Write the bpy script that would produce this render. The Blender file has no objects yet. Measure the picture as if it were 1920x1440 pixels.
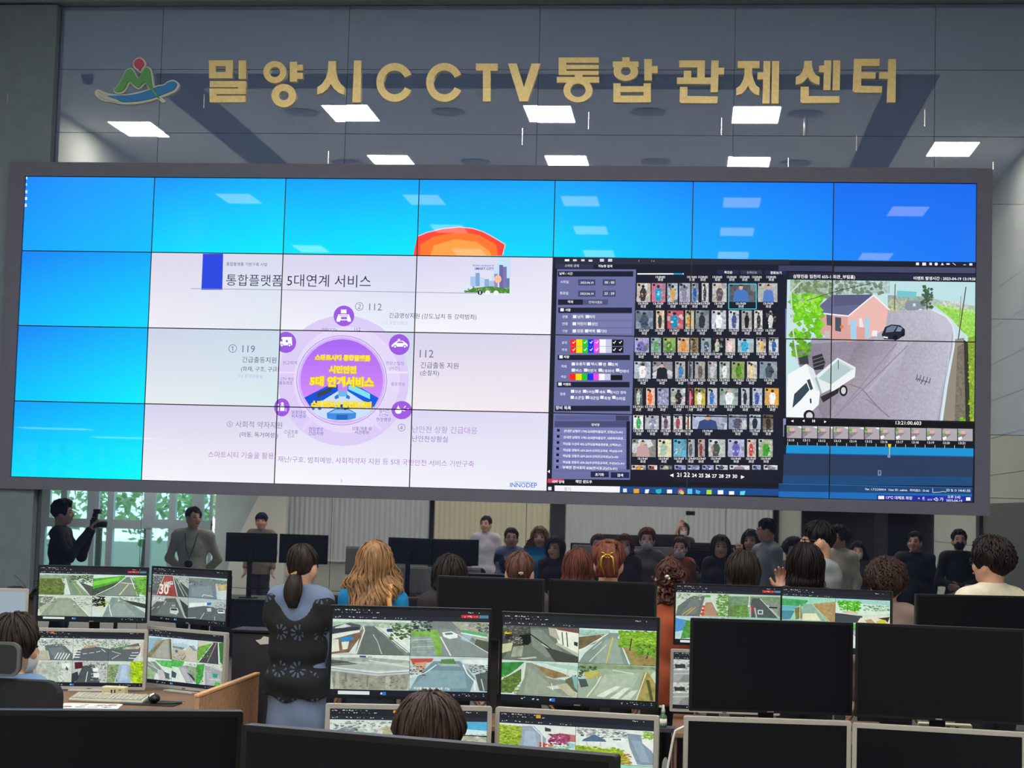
import bpy, bmesh, math, random
import numpy as np
from mathutils import Vector, Matrix
from mathutils.geometry import tessellate_polygon

scene = bpy.context.scene
COL = scene.collection
PI = math.pi

# ---------------------------------------------------------------- camera
PW = 1.2137                                  # one video wall panel, metres
PHT = .56506 * PW
CAM = np.array([5.03522 * PW, -12.24181 * PW, 1.85])
TOPZ = 1.85 + 2.39412 * PW                   # top edge of the picture area
FOC, YAW, PIT, ROL = 3200., -0.10652, 0.07306, 0.02828
_cy, _sy = math.cos(YAW), math.sin(YAW)
FW = np.array([_sy * math.cos(PIT), _cy * math.cos(PIT), math.sin(PIT)])
_r0 = np.array([_cy, -_sy, 0.]); _u0 = np.cross(_r0, FW)
RT = _r0 * math.cos(ROL) + _u0 * math.sin(ROL)
UP = -_r0 * math.sin(ROL) + _u0 * math.cos(ROL)
cam_data = bpy.data.cameras.new('camera')
cam_data.sensor_width = 36
cam_data.lens = FOC * 36 / 1920
cam_data.clip_start = .02
cam = bpy.data.objects.new('camera', cam_data)
COL.objects.link(cam)
cam.matrix_world = Matrix(((RT[0], UP[0], -FW[0], CAM[0]), (RT[1], UP[1], -FW[1], CAM[1]),
                           (RT[2], UP[2], -FW[2], CAM[2]), (0, 0, 0, 1)))
scene.camera = cam

# ---------------------------------------------------------------- view, world, daylight
scene.view_settings.view_transform = 'Standard'
scene.view_settings.look = 'None'
scene.view_settings.exposure = 0.0
scene.view_settings.gamma = 1.0
scene.view_settings.use_curve_mapping = False
scene.cycles.use_denoising = True
scene.cycles.max_bounces = 8
scene.cycles.transparent_max_bounces = 12
world = bpy.data.worlds.new('sky'); scene.world = world
world.use_nodes = True
_bg = world.node_tree.nodes['Background']
_bg.inputs[0].default_value = (.74, .97, 1.0, 1)    # pale overcast sky
_bg.inputs[1].default_value = 4.6
LAMP = 40.0                                   # brightness of the ceiling light diffusers
MIRR = .12                                   # y of the glossy wall face
CEIL = 6.5


def ray(px, py):
    return FW + RT * ((px - 960) / FOC) + UP * ((720 - py) / FOC)


def at(px, py, d):                            # point seen at a pixel, d metres ahead of the camera along y
    r = ray(px, py); return CAM + r * (d / r[1])


def atm(px, py, d):                           # the same, for a thing seen mirrored in the glossy wall
    p = at(px, py, d); p[1] = 2 * MIRR - p[1]; return p


def atz(px, py, z):
    r = ray(px, py); return CAM + r * ((z - CAM[2]) / r[2])


# ---------------------------------------------------------------- materials
def lin(h):
    h = h.lstrip('#')
    v = [int(h[i:i + 2], 16) / 255 for i in (0, 2, 4)]
    return tuple(c / 12.92 if c <= .04045 else ((c + .055) / 1.055) ** 2.4 for c in v)


_M = {}


def mat(name, col, rough=.5, metal=0., noise=0., scale=20., bump=0., ior=1.45, stretch=(1, 1, 1), emit=0., coat=0., spec=.5):
    if name in _M: return _M[name]
    m = bpy.data.materials.new(name); m.use_nodes = True
    nt = m.node_tree; b = nt.nodes['Principled BSDF']
    c = lin(col) if isinstance(col, str) else col
    b.inputs['Base Color'].default_value = (*c, 1)
    b.inputs['Roughness'].default_value = rough
    b.inputs['Metallic'].default_value = metal
    b.inputs['IOR'].default_value = ior
    b.inputs['Specular IOR Level'].default_value = spec
    b.inputs['Coat Weight'].default_value = coat
    if emit:
        b.inputs['Emission Color'].default_value = (*c, 1); b.inputs['Emission Strength'].default_value = emit
    if noise or bump:
        tc = nt.nodes.new('ShaderNodeTexCoord'); mp = nt.nodes.new('ShaderNodeMapping')
        mp.inputs['Scale'].default_value = stretch
        nz = nt.nodes.new('ShaderNodeTexNoise'); nz.inputs['Scale'].default_value = scale; nz.inputs['Detail'].default_value = 5
        nt.links.new(tc.outputs['Object'], mp.inputs[0]); nt.links.new(mp.outputs[0], nz.inputs['Vector'])
        if noise:
            mx = nt.nodes.new('ShaderNodeMix'); mx.data_type = 'RGBA'
            mx.inputs['A'].default_value = (*[max(0, x * (1 - noise)) for x in c], 1)
            mx.inputs['B'].default_value = (*[min(1, x * (1 + noise)) for x in c], 1)
            rp = nt.nodes.new('ShaderNodeMapRange'); rp.inputs[1].default_value = .3; rp.inputs[2].default_value = .7
            nt.links.new(nz.outputs[0], rp.inputs[0]); nt.links.new(rp.outputs[0], mx.inputs['Factor'])
            nt.links.new(mx.outputs['Result'], b.inputs['Base Color'])
        if bump:
            bp = nt.nodes.new('ShaderNodeBump'); bp.inputs['Strength'].default_value = bump; bp.inputs['Distance'].default_value = .01
            nt.links.new(nz.outputs[0], bp.inputs['Height']); nt.links.new(bp.outputs[0], b.inputs['Normal'])
    _M[name] = m
    return m


def screen_mat():                             # a lit display: the picture glows, its grain is the compressed video's
    if 'screen' in _M: return _M['screen']
    m = bpy.data.materials.new('screen'); m.use_nodes = True
    nt = m.node_tree; b = nt.nodes['Principled BSDF']
    b.inputs['Base Color'].default_value = (.01, .01, .012, 1); b.inputs['Roughness'].default_value = .015
    b.inputs['IOR'].default_value = 1.13
    at_ = nt.nodes.new('ShaderNodeAttribute'); at_.attribute_name = 'Col'
    tc = nt.nodes.new('ShaderNodeTexCoord')
    nz = nt.nodes.new('ShaderNodeTexNoise'); nz.inputs['Scale'].default_value = 55; nz.inputs['Detail'].default_value = 6
    nt.links.new(tc.outputs['Object'], nz.inputs['Vector'])
    a = nt.nodes.new('ShaderNodeMath'); a.operation = 'SUBTRACT'; a.inputs[1].default_value = .5
    nt.links.new(nz.outputs[0], a.inputs[0])
    k = nt.nodes.new('ShaderNodeMath'); k.operation = 'MULTIPLY'
    nt.links.new(a.outputs[0], k.inputs[0]); nt.links.new(at_.outputs['Alpha'], k.inputs[1])
    g = nt.nodes.new('ShaderNodeMath'); g.operation = 'MULTIPLY_ADD'; g.inputs[1].default_value = 4.5; g.inputs[2].default_value = 1; g.use_clamp = False
    nt.links.new(k.outputs[0], g.inputs[0])
    mxx = nt.nodes.new('ShaderNodeMath'); mxx.operation = 'MAXIMUM'; mxx.inputs[1].default_value = .1
    nt.links.new(g.outputs[0], mxx.inputs[0])
    nt.links.new(at_.outputs['Color'], b.inputs['Emission Color']); nt.links.new(mxx.outputs[0], b.inputs['Emission Strength'])
    m.cycles.emission_sampling = 'NONE'
    _M['screen'] = m
    return m


# ---------------------------------------------------------------- objects
def tag(o, label=None, cat=None, group=None, kind=None):
    if label: o['label'] = label
    if cat: o['category'] = cat
    if group: o['group'] = group
    if kind: o['kind'] = kind
    return o


def thing(name, loc, rz=0, label=None, cat=None, group=None):
    o = bpy.data.objects.new(name, None); COL.objects.link(o)
    o.location = loc; o.rotation_euler = (0, 0, rz); o.empty_display_size = .1
    return tag(o, label, cat, group)


class MB:
    def __init__(s): s.v = []; s.f = []
    def add(s, v, f):
        n = len(s.v); s.v += [tuple(map(float, p)) for p in v]; s.f += [tuple(i + n for i in q) for q in f]; return s
    def box(s, x0, x1, y0, y1, z0, z1):
        return s.add([(x, y, z) for x in (x0, x1) for y in (y0, y1) for z in (z0, z1)],
                     [(0, 1, 3, 2), (4, 6, 7, 5), (0, 4, 5, 1), (2, 3, 7, 6), (0, 2, 6, 4), (1, 5, 7, 3)])
    def prism(s, pts, y0, y1):                # outline in x,z pushed from y0 (back) to y1 (front, smaller y)
        n = len(pts)
        a = sum(pts[i][0] * pts[(i + 1) % n][1] - pts[(i + 1) % n][0] * pts[i][1] for i in range(n))
        if a < 0: pts = pts[::-1]
        v = [(x, y0, z) for x, z in pts] + [(x, y1, z) for x, z in pts]
        tr = tessellate_polygon([[Vector((x, z, 0)) for x, z in pts]])
        f = [tuple(i + n for i in t) for t in tr] + [tuple(t[::-1]) for t in tr]
        f += [(i, (i + 1) % n, (i + 1) % n + n, i + n) for i in range(n)]
        return s.add(v, f)
    def tube(s, pts, rad, n=8, cap=True):
        pts = [np.array(p, float) for p in pts]; m = len(pts)
        rs = rad if hasattr(rad, '__len__') else [rad] * m
        rings = []; prev = None
        for i, p in enumerate(pts):
            t = pts[min(i + 1, m - 1)] - pts[max(i - 1, 0)]; t = t / (np.linalg.norm(t) + 1e-9)
            if prev is None: prev = np.array([0, 0, 1.]) if abs(t[2]) < .9 else np.array([1., 0, 0])
            u = prev - t * (prev @ t); u /= np.linalg.norm(u) + 1e-9; prev = u; w = np.cross(t, u)
            rings.append([p + (u * math.cos(2 * PI * k / n) + w * math.sin(2 * PI * k / n)) * rs[i] for k in range(n)])
        v = [q for r in rings for q in r]
        f = [(i * n + k, i * n + (k + 1) % n, (i + 1) * n + (k + 1) % n, (i + 1) * n + k) for i in range(m - 1) for k in range(n)]
        if cap: f += [tuple(range(n))[::-1], tuple((m - 1) * n + k for k in range(n))]
        return s.add(v, f)
    def cyl(s, x, y, z0, z1, r, n=24): return s.tube([(x, y, z0), (x, y, z1)], r, n)
    def lathe(s, prof, c=(0, 0, 0), n=24):
        v = [(c[0] + r * math.cos(2 * PI * k / n), c[1] + r * math.sin(2 * PI * k / n), c[2] + z) for r, z in prof for k in range(n)]
        m = len(prof)
        f = [(i * n + k, i * n + (k + 1) % n, (i + 1) * n + (k + 1) % n, (i + 1) * n + k) for i in range(m - 1) for k in range(n)]
        f += [tuple(range(n))[::-1], tuple((m - 1) * n + k for k in range(n))]
        return s.add(v, f)
    def ell(s, c, r, nu=14, nv=9):
        v = []; f = []
        for i in range(nv + 1):
            th = PI * i / nv
            for k in range(nu):
                ph = 2 * PI * k / nu
                v.append((c[0] + r[0] * math.sin(th) * math.cos(ph), c[1] + r[1] * math.sin(th) * math.sin(ph), c[2] + r[2] * math.cos(th)))
        for i in range(nv):
            for k in range(nu): f.append((i * nu + k, (i + 1) * nu + k, (i + 1) * nu + (k + 1) % nu, i * nu + (k + 1) % nu))
        return s.add(v, f)
    def build(s, name, m, parent=None, smooth=False, bevel=0., loc=None, seg=2):
        me = bpy.data.meshes.new(name); me.from_pydata(s.v, [], s.f); me.materials.append(m)
        if smooth: me.polygons.foreach_set('use_smooth', [True] * len(me.polygons))
        o = bpy.data.objects.new(name, me); COL.objects.link(o)
        if parent is not None: o.parent = parent
        if loc is not None: o.location = loc
        if bevel:
            b = o.modifiers.new('bevel', 'BEVEL'); b.width = bevel; b.segments = seg; b.limit_method = 'ANGLE'; b.angle_limit = .6
            b.harden_normals = False
        return o


def struct(o): o['kind'] = 'structure'; return o


def rrect(x0, x1, z0, z1, r, n=5):
    p = []
    for cx, cz, a in ((x1 - r, z1 - r, 0), (x0 + r, z1 - r, 90), (x0 + r, z0 + r, 180), (x1 - r, z0 + r, 270)):
        for i in range(n + 1):
            t = math.radians(a + 90 * i / n); p.append((cx + r * math.cos(t), cz + r * math.sin(t)))
    return p

# ---------------------------------------------------------------- the room
X0, X1, YB = -1.6, 10.16, -18.0               # side walls, rear wall
m_ceil = mat('ceiling_paint', 'd4d6d8', .9, noise=.04, scale=3)
m_dark = mat('gap_shade_and_dark_post', '30333a', .8)
m_wallp = mat('pale_wall_panel', 'b9beb4', .75, noise=.03, scale=2)
m_matte = mat('matte_charcoal', '727c87', .75, noise=.08, scale=9)
m_frame = mat('frame_charcoal', '646475', .6, noise=.05, scale=12)
m_carpet = mat('floor_tile', '8f8d88', .7, noise=.15, scale=30)
m_glass = mat('glossy_slate_with_haze', (.135, .195, .36), .012, ior=3.9)  # blue glare haze over the wall is mixed into this base colour
m_glass2 = mat('glossy_black_glass', (.014, .018, .036), .012, ior=5.2)
m_white = mat('white_paint', 'd8d8d2', .6)
m_wood = mat('light_oak', 'b88c6a', .45, noise=.22, scale=5, stretch=(.6, 6, 6))
m_wood2 = mat('walnut_brown', '7a5a44', .5, noise=.2, scale=5, stretch=(.6, 6, 6))
m_black = mat('black_plastic', '101114', .38)
m_blackm = mat('black_matte_plastic', '17181b', .55)
m_silver = mat('silver_plastic', 'b9b7b0', .38, metal=.25)
m_dgrey = mat('dark_grey_laminate', '3a3a40', .5, noise=.08, scale=14)
m_chrome = mat('bright_steel', 'd8d8d8', .2, metal=1.)
m_paper = mat('white_paper', 'e4e2da', .8)
m_off = mat('dark_lcd', (.006, .006, .010), .25, ior=1.3)

struct(MB().box(-14, X1 + 6, YB - .2, .6, -.2, 0).build('floor', m_carpet))
struct(MB().box(X0 - .2, X1 + .2, YB - .2, .6, CEIL, CEIL + .2).build('ceiling', m_ceil))
# flat dark strips painted for the shade in gaps round the raised ceiling middle
struct(MB().box(-.02, .5, YB, -2.8, CEIL - .012, CEIL + .02).build('trim_1', m_dark))
struct(MB().box(8.1, 8.6, YB, -2.8, CEIL - .012, CEIL + .02).build('trim_2', m_dark))
struct(MB().box(.5, 8.1, -3.4, -2.8, CEIL - .012, CEIL + .02).build('trim_3', m_dark))
# front wall: glossy dark panels with open joints, each a hair out of true
random.seed(5)
xs = [.22, 1.19, 2.93, 4.67, 6.41, 8.15, 9.1]
zs = [.0, .52, 1.04, 1.56, 2.08] + [2.6 + .52 * i for i in range(9)]
zs = zs[:12] + [6.36]
mb = MB()
zb = [0, .1] + [.1 + .98 * i for i in (1, 2)] + [2.6, 3.6, 4.6] + [4.6 + .59 * i for i in (1, 2, 3)]
zb[-1] = 6.37
for i in range(len(xs) - 1):
    for j in range(len(zb) - 1):
        g = .0022; tx, tz = random.uniform(-.0006, .0006), random.uniform(-.0005, .0005)
        a, b, c, d = xs[i] + g, xs[i + 1] - g, zb[j] + g, zb[j + 1] - g
        hx, hz = (b - a) / 2, (d - c) / 2
        v = [(x, MIRR + (tx * hx * sx) + (tz * hz * sz), z) for x, sx in ((a, -1), (b, 1)) for z, sz in ((c, -1), (d, 1))]
        w = [(x, MIRR + .02, z) for x, y, z in v]
        mb.add(v + w, [(0, 2, 3, 1), (4, 5, 7, 6), (0, 4, 6, 2), (1, 3, 7, 5), (0, 1, 5, 4), (2, 6, 7, 3)])
wf = struct(mb.build('wall_front', m_glass)); wf.data.materials.append(m_glass2)
for pl in wf.data.polygons: pl.material_index = 1 if pl.center.z < 2.6 else 0
struct(MB().box(X0 - .2, X1 + .2, MIRR + .021, .5, 0, CEIL).build('wall_front_backing', m_matte))
struct(MB().box(X0, .215, .02, MIRR + .02, 0, 6.36).build('trim_5', m_matte))
struct(MB().box(9.11, X1, .04, MIRR + .02, 0, 6.36).build('trim_6', m_matte))
struct(MB().box(8.98, 9.108, .06, MIRR - .002, 0, 2.12).build('trim_27', m_matte))
struct(MB().box(X0, X1, -.02, MIRR + .03, 6.375, CEIL).build('trim_7', m_matte))
n = 8  # steel slivers added to imitate bright glints on the panel joints
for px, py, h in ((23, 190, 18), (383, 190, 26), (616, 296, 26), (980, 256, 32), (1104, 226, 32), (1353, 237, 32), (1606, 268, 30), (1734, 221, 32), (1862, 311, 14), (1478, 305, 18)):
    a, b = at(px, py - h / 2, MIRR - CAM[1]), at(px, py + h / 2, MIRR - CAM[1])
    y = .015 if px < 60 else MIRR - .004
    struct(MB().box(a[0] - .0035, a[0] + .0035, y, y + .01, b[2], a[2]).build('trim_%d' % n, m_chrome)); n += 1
# side and rear walls
mb = MB()
for k in range(9):
    y = YB + 2.02 * k; mb.box(X0 - .2, X0, y + .006, min(y + 2.014, .1), 3.0, CEIL)
mb.box(X0 - .2, X0, -1.2, .1, 0, 3.0)
struct(mb.build('wall_left', m_wallp))
mb = MB()
for k in range(13):
    mb.box(X1, X1 + .2, YB, .1, .5 * k + .004, min(.5 * k + .496, CEIL))
struct(mb.build('wall_right', m_wallp))
m_curt = mat('grey_blind_fabric', 'c4cacc', .85, noise=.07, scale=6, stretch=(30, 1, .3))
m_beige = mat('beige_blind_fabric', 'd8d2b8', .85, noise=.06, scale=6, stretch=(30, 1, .3))
m_lob = mat('grey_stone_panel', 'b4c0c2', .7, noise=.05, scale=2)
struct(MB().box(1.0, X1, YB - .2, YB, 0, CEIL).box(X0, 1.0, YB - .2, YB, 0, CEIL).build('wall_rear', m_wallp))
struct(MB().box(-14, X0, YB - .2, -1.0, 3.0, 3.2).build('ceiling_lobby', m_ceil))
struct(MB().box(-14.2, -14, YB - .2, -1.0, 0, 3.2).build('wall_lobby', m_lob))
struct(MB().box(-3.25, X0, YB - .2, YB, 0, 3.0).build('wall_lobby_rear', m_lob))
struct(MB().box(-14, X0, -1.2, -1.0, 0, 3.2).build('wall_lobby_front', m_lob))
# fabric blinds hung over the rear windows
def blind(name, px0, px1, m, top, label):
    a, b = atm(px0, 1000, .24 - CAM[1] - YB - .07), atm(px1, 1000, .24 - CAM[1] - YB - .07)
    t = thing(name, (a[0], YB, 0), 0, label, 'blind')
    w = b[0] - a[0]
    v = []; f = []; nn = int(w / .025)
    for i in range(nn + 1):
        x = w * i / nn; y = .07 + .012 * math.sin(i * PI / 2)
        v += [(x, y, .75), (x, y, top)]
    f = [(2 * i, 2 * i + 2, 2 * i + 3, 2 * i + 1) for i in range(nn)]
    n0 = len(v); v += [(p[0], .03, p[2]) for p in v]; f += [tuple(n0 + k for k in q)[::-1] for q in f]
    MB().add(v, f).build('fabric', m, t)
    MB().box(0, w, .0, .1, top, top + .08).build('head_rail', m_white, t)
    MB().box(0, w, .03, .095, .72, .75).build('bottom_bar', m_white, t)
blind('roller_blind', 505, 806, m_curt, 2.9, 'grey blind over the rear window left of the slim black post')
blind('roller_blind', 815, 1032, m_beige, 2.55, 'plain beige blind on the rear wall behind the man in the white shirt')
blind('roller_blind', 1062, 1448, m_curt, 2.9, 'wide ribbed grey blind on the rear wall behind the masked visitors')
m_blk = mat('black_door_glass', (.012, .013, .016), .15, ior=1.5)
for k, (p0, p1) in enumerate(((806, 814), (1034, 1060), (1450, 1460), (1640, 1665))):
    a, b = atm(p0, 1000, 33), atm(p1, 1000, 33)
    struct(MB().box(a[0], b[0], YB, YB + .1, 0, 3.2).build('trim_%d' % (20 + k), m_dark if k in (1, 3) else m_blk))
struct(MB().box(8.2, X1, YB, YB + .06, 0, 3.2).build('door_1', m_blk))
struct(MB().box(X1 - .06, X1, -17.9, -14.3, 0, 3.0).build('door_2', m_blk))
struct(MB().box(X1 - .1, X1, -9.4, -9.1, 0, 3.2).build('trim_24', m_dark))
struct(MB().box(X1 - .05, X1, -9.1, -2, 0, 2.1).build('trim_25', mat('grey_green_dado', '59605c', .6)))

# lobby windows: mullions, transom, panes
def window(n, px0, px1):
    d = .24 - CAM[1] - YB
    a, b = atm(px0, 980, d)[0], atm(px1, 980, d)[0]
    zt = 1.85 - 42 / 3200 * d
    f = MB()
    f.box(a, a + .09, YB - .08, YB + .05, 0, 3.0).box(b - .04, b, YB - .08, YB + .05, 0, 3.0)
    f.box(a, b, YB - .08, YB + .06, zt - .16, zt + .02).box(a, b, YB - .08, YB + .05, 0, .1).box(a, b, YB - .08, YB + .05, 2.9, 3.0)
    mid = (a * .35 + b * .65); f.box(mid - .12, mid + .12, YB - .06, YB + .04, zt, 3.0).box(mid - .05, mid + .05, YB - .06, YB + .04, 0, zt)
    w = struct(f.build('window_%d' % n, mat('grey_aluminium', '9aa8b0', .45, metal=.3)))
    g = MB().box(a, b, YB - .03, YB - .02, .1, 2.95).build('glass_pane', GL, w)
GL = bpy.data.materials.new('window_glass'); GL.use_nodes = True
_nt = GL.node_tree; _o = _nt.nodes['Material Output']; _nt.nodes.remove(_nt.nodes['Principled BSDF'])
_t = _nt.nodes.new('ShaderNodeBsdfTransparent'); _t.inputs[0].default_value = (.78, .93, .92, 1)
_g = _nt.nodes.new('ShaderNodeBsdfGlossy'); _g.inputs['Roughness'].default_value = .02
_x = _nt.nodes.new('ShaderNodeMixShader'); _x.inputs[0].default_value = .07
_nt.links.new(_t.outputs[0], _x.inputs[1]); _nt.links.new(_g.outputs[0], _x.inputs[2]); _nt.links.new(_x.outputs[0], _o.inputs[0])
for k, (p0, p1) in enumerate(((20, 118), (118, 206), (206, 322), (322, 398))): window(k + 1, p0, p1)
struct(MB().box(-14, atm(20, 980, 33)[0], YB - .2, YB, 0, 3.0).build('wall_lobby_corner', m_lob))
struct(MB().box(-40, 40, -60, YB - .2, -.3, -.05).build('ground', mat('asphalt_ground', '70756c', .9)))
# stair flank behind the standing man
struct(MB().prism([(-2.9, 0), (-1.7, 0), (-1.7, 2.6), (-1.95, 2.6), (-2.75, .9)], YB + .5, YB + .3).build('trim_26', m_white))
# bushes outside the lobby windows
m_leaf = mat('spring_leaf', '86a070', .7, noise=.35, scale=3)
m_bark = mat('bark', '4a3d33', .9)
def tree(px, d, h, label, seed):
    p = atm(px, 980, d); rnd = random.Random(seed)
    t = thing('tree', (p[0], p[1], -.05), 0, label, 'tree', 'trees outside the lobby windows')
    MB().tube([(0, 0, 0), (.05, 0, h * .3), (0, .05, h * .6)], [.12, .09, .05], 8).build('trunk', m_bark, t)
    mb = MB()
    for k in range(420):
        a, b, r = rnd.uniform(0, 6.3), rnd.uniform(-1, 1), rnd.random() ** .4
        q = np.array([math.cos(a) * math.sqrt(1 - b * b) * h * .4, math.sin(a) * math.sqrt(1 - b * b) * h * .35, b * h * .38]) * r + np.array([0, 0, h * .6])
        u = np.array([rnd.gauss(0, 1) for _ in range(3)]); u /= np.linalg.norm(u); w = np.cross(u, [.3, .5, .8]); s = rnd.uniform(.08, .17)
        mb.add([q + u * s, q + w * s * .6, q - u * s, q - w * s * .6], [(0, 1, 2, 3)])
    mb.build('crown', m_leaf, t)
tree(75, 40, 3.2, 'broad green tree outside behind the person taking photographs', 1)
tree(185, 43, 4.2, 'tall leafy tree outside between the two standing figures', 2)
tree(275, 39, 3.4, 'green tree outside the window beside the man with a lanyard', 3)
tree(375, 44, 3.0, 'small pale tree outside the last lobby window near the stairs', 4)

# ceiling lights
m_lamp = mat('lit_diffuser', 'fffaf4', .5, emit=LAMP)
def ceiling_light(x, y, label):
    t = thing('ceiling_light', (x, y, CEIL), 0, label, 'ceiling light', 'recessed ceiling light panels')
    MB().box(-.27, .27, -.415, .415, -.012, -.004).build('diffuser', m_lamp, t)
    f = MB().box(-.29, .29, -.435, -.415, -.016, 0).box(-.29, .29, .415, .435, -.016, 0).box(-.29, -.27, -.415, .415, -.016, 0).box(.27, .29, -.415, .415, -.016, 0)
    f.build('frame', m_white, t)
rows = ('first row from the sign wall', 'second row from the sign wall', 'third row from the sign wall', 'row above the monitors near the camera', 'rearmost row above the blinds')
for c, x in enumerate((1.99, 4.36, 6.76)):
    for r, y in enumerate((-4.58, -7.38, -10.45, -13.1, -15.65)):
        ceiling_light(x, y, 'square lit ceiling panel in the %s column, %s' % (('left', 'middle', 'right')[c], rows[r]))
for r, y in enumerate((-5.49, -10.5, -15.5)): ceiling_light(-.9, y, 'lit ceiling panel along the left wall, %s' % ('nearest the emblem', 'halfway back', 'far back')[r])
for r, y in enumerate((-6.42, -11.05, -15.6)): ceiling_light(9.26, y, 'lit ceiling panel along the right wall, %s' % ('nearest the sign', 'halfway back', 'far back')[r])
for r, y in enumerate((-9, -13, -16.5)):  # unseen lamps added to brighten the lobby and the man near it
    t = thing('ceiling_light', (-4.6, y, 3.0), 0, 'lobby ceiling light panel, %s, mirrored glow beside the lobby windows' % ('nearest the sign wall', 'middle one', 'nearest the windows')[r], 'ceiling light', 'lobby ceiling lights')
    MB().box(-.6, .6, -.3, .3, -.012, -.004).build('diffuser', m_lamp, t)
    MB().box(-.62, .62, -.32, -.3, -.016, 0).box(-.62, .62, .3, .32, -.016, 0).box(-.62, -.6, -.3, .3, -.016, 0).box(.6, .62, -.3, .3, -.016, 0).build('frame', m_white, t)
# round ceiling vents
for k, (px, py) in enumerate(((565, 209), (840, 209), (1215, 208), (1511, 212), (650, 303), (890, 302), (1230, 303), (1492, 305))):
    p = atz(px, py, CEIL); p[1] = .24 - p[1]
    t = thing('ceiling_vent', (p[0], p[1], CEIL), 0, 'round dark ceiling vent, %s of the %s four' % (('leftmost', 'second from left', 'third from left', 'rightmost')[k % 4], ('front', 'rear')[k // 4]), 'vent', 'round ceiling vents')
    MB().lathe([(.16, 0), (.2, -.015), (.14, -.02), (.13, -.008), (.09, -.008), (.085, -.025), (.05, -.025), (.001, -.03)]).build('grille', mat('vent_grey', '8f9398', .7), t, True)
    if k == 3: MB().cyl(0, 0, -.28, -.02, .025, 12).build('pendant', m_silver, t, True)
p = atz(165, 142, CEIL); p[1] = .24 - p[1]
t = thing('dome_camera', (p[0], p[1], CEIL), 0, 'small dark dome camera on the ceiling left of the emblem', 'camera')
MB().lathe([(.07, 0), (.07, -.03), (.06, -.04)]).build('base', m_matte, t, True)
MB().lathe([(.06, -.04), (.057, -.07), (.04, -.095), (.001, -.105)]).build('dome', m_black, t, True)

# spiky plant by the wall at the left
p = at(58, 1105, 13.9)
t = thing('potted_plant', (p[0], p[1], 0), 0, 'spiky dark leaved plant by the wall behind the leafy lane monitor', 'plant')
MB().lathe([(.12, 0), (.17, .36), (.18, .38), (.16, .38), (.15, .34), (.001, .33)]).build('pot', m_matte, t, True)
MB().tube([(0, 0, .3), (.01, 0, .7), (0, .01, 1.0)], .02, 8).build('stem', mat('bark', '4a3d33', .9), t, True)
rr = random.Random(8)
for k in range(26):
    a = rr.uniform(0, 6.3); L = rr.uniform(.22, .4); e = rr.uniform(.1, 1.2)
    mb = MB(); pts = [(L * u * math.cos(a) * math.cos(e), L * u * math.sin(a) * math.cos(e), 1.0 + L * u * math.sin(e) - .12 * u * u) for u in (0, .25, .5, .75, 1)]
    v = []; f = []
    for i, q in enumerate(pts):
        w = (.012, .014, .012, .008, .001)[i]; v += [(q[0] - math.sin(a) * w, q[1] + math.cos(a) * w, q[2]), (q[0], q[1], q[2] - .006), (q[0] + math.sin(a) * w, q[1] - math.cos(a) * w, q[2]), (q[0], q[1], q[2] + .003)]
    for i in range(4):
        for s in range(4): f.append((4 * i + s, 4 * i + (s + 1) % 4, 4 * i + 4 + (s + 1) % 4, 4 * i + 4 + s))
    mb.add(v, f).build('leaf', mat('dark_leaf', '2c3a34', .4), t, True)

# ---------------------------------------------------------------- gold sign letters and emblem
m_gold = mat('brushed_gold', 'ecd293', .42, metal=.55, noise=.08, scale=30)
DW = MIRR - CAM[1]
SD = .032                                     # letter depth
def wp(px, py):
    p = at(px, py, DW - SD); return (p[0], p[2])
def letter(shapes, ox, oy, sc, label):
    mb = MB(); allp = []
    def tr(x, y): return wp(ox + x / sc, oy + y / sc)
    for n_, s in enumerate(shapes):
        k = s[0]; SD = .032 - .0005 * n_
        if k == 'r': pts = [tr(s[1], s[2]), tr(s[3], s[2]), tr(s[3], s[4]), tr(s[1], s[4])]; mb.prism(pts, MIRR + .001, MIRR - SD)
        elif k == 'p': mb.prism([tr(x, y) for x, y in s[1]], MIRR + .001, MIRR - SD)
        else:                                 # ring: cx cy rx ry ix iy a0 a1
            cx, cy, rx, ry, ix, iy = s[1:7]; a0, a1 = (s[7], s[8]) if len(s) > 7 else (0, 360)
            nn = 40
            for i in range(nn):
                t0, t1 = (math.radians(a0 + (a1 - a0) * q / nn) for q in (i, i + 1))
                mb.prism([tr(cx + rx * math.cos(t0), cy - ry * math.sin(t0)), tr(cx + rx * math.cos(t1), cy - ry * math.sin(t1)),
                          tr(cx + ix * math.cos(t1), cy - iy * math.sin(t1)), tr(cx + ix * math.cos(t0), cy - iy * math.sin(t0))], MIRR + .001, MIRR - SD)
    xs_ = [v[0] for v in mb.v]; zs_ = [v[2] for v in mb.v]
    c = ((min(xs_) + max(xs_)) / 2, MIRR, min(zs_))
    mb.v = [(v[0] - c[0], v[1] - c[1], v[2] - c[2]) for v in mb.v]
    o = mb.build('sign_letter', m_gold, loc=c)
    tag(o, label, 'sign letter', 'gold letters of the wall sign')
R = 'r'
letter([(R, 70, 78, 340, 143), (R, 70, 210, 335, 280), (R, 70, 140, 148, 214), (R, 258, 140, 338, 214), (R, 403, 78, 488, 287),
        (R, 78, 310, 488, 380), (R, 398, 378, 486, 395), (R, 76, 393, 484, 458), (R, 74, 455, 155, 478), (R, 76, 474, 480, 548)], 380, 100, 6, 'gold raised Korean syllable 밀 right beside the city emblem')
letter([('o', 812, 210, 130, 124, 60, 57), (R, 980, 94, 1062, 318), (R, 1055, 127, 1128, 192), (R, 1055, 218, 1126, 287), ('o', 912, 474, 140, 131, 56, 52)], 380, 100, 6, 'gold raised Korean syllable 양 made of two rings, second on the sign')
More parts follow.
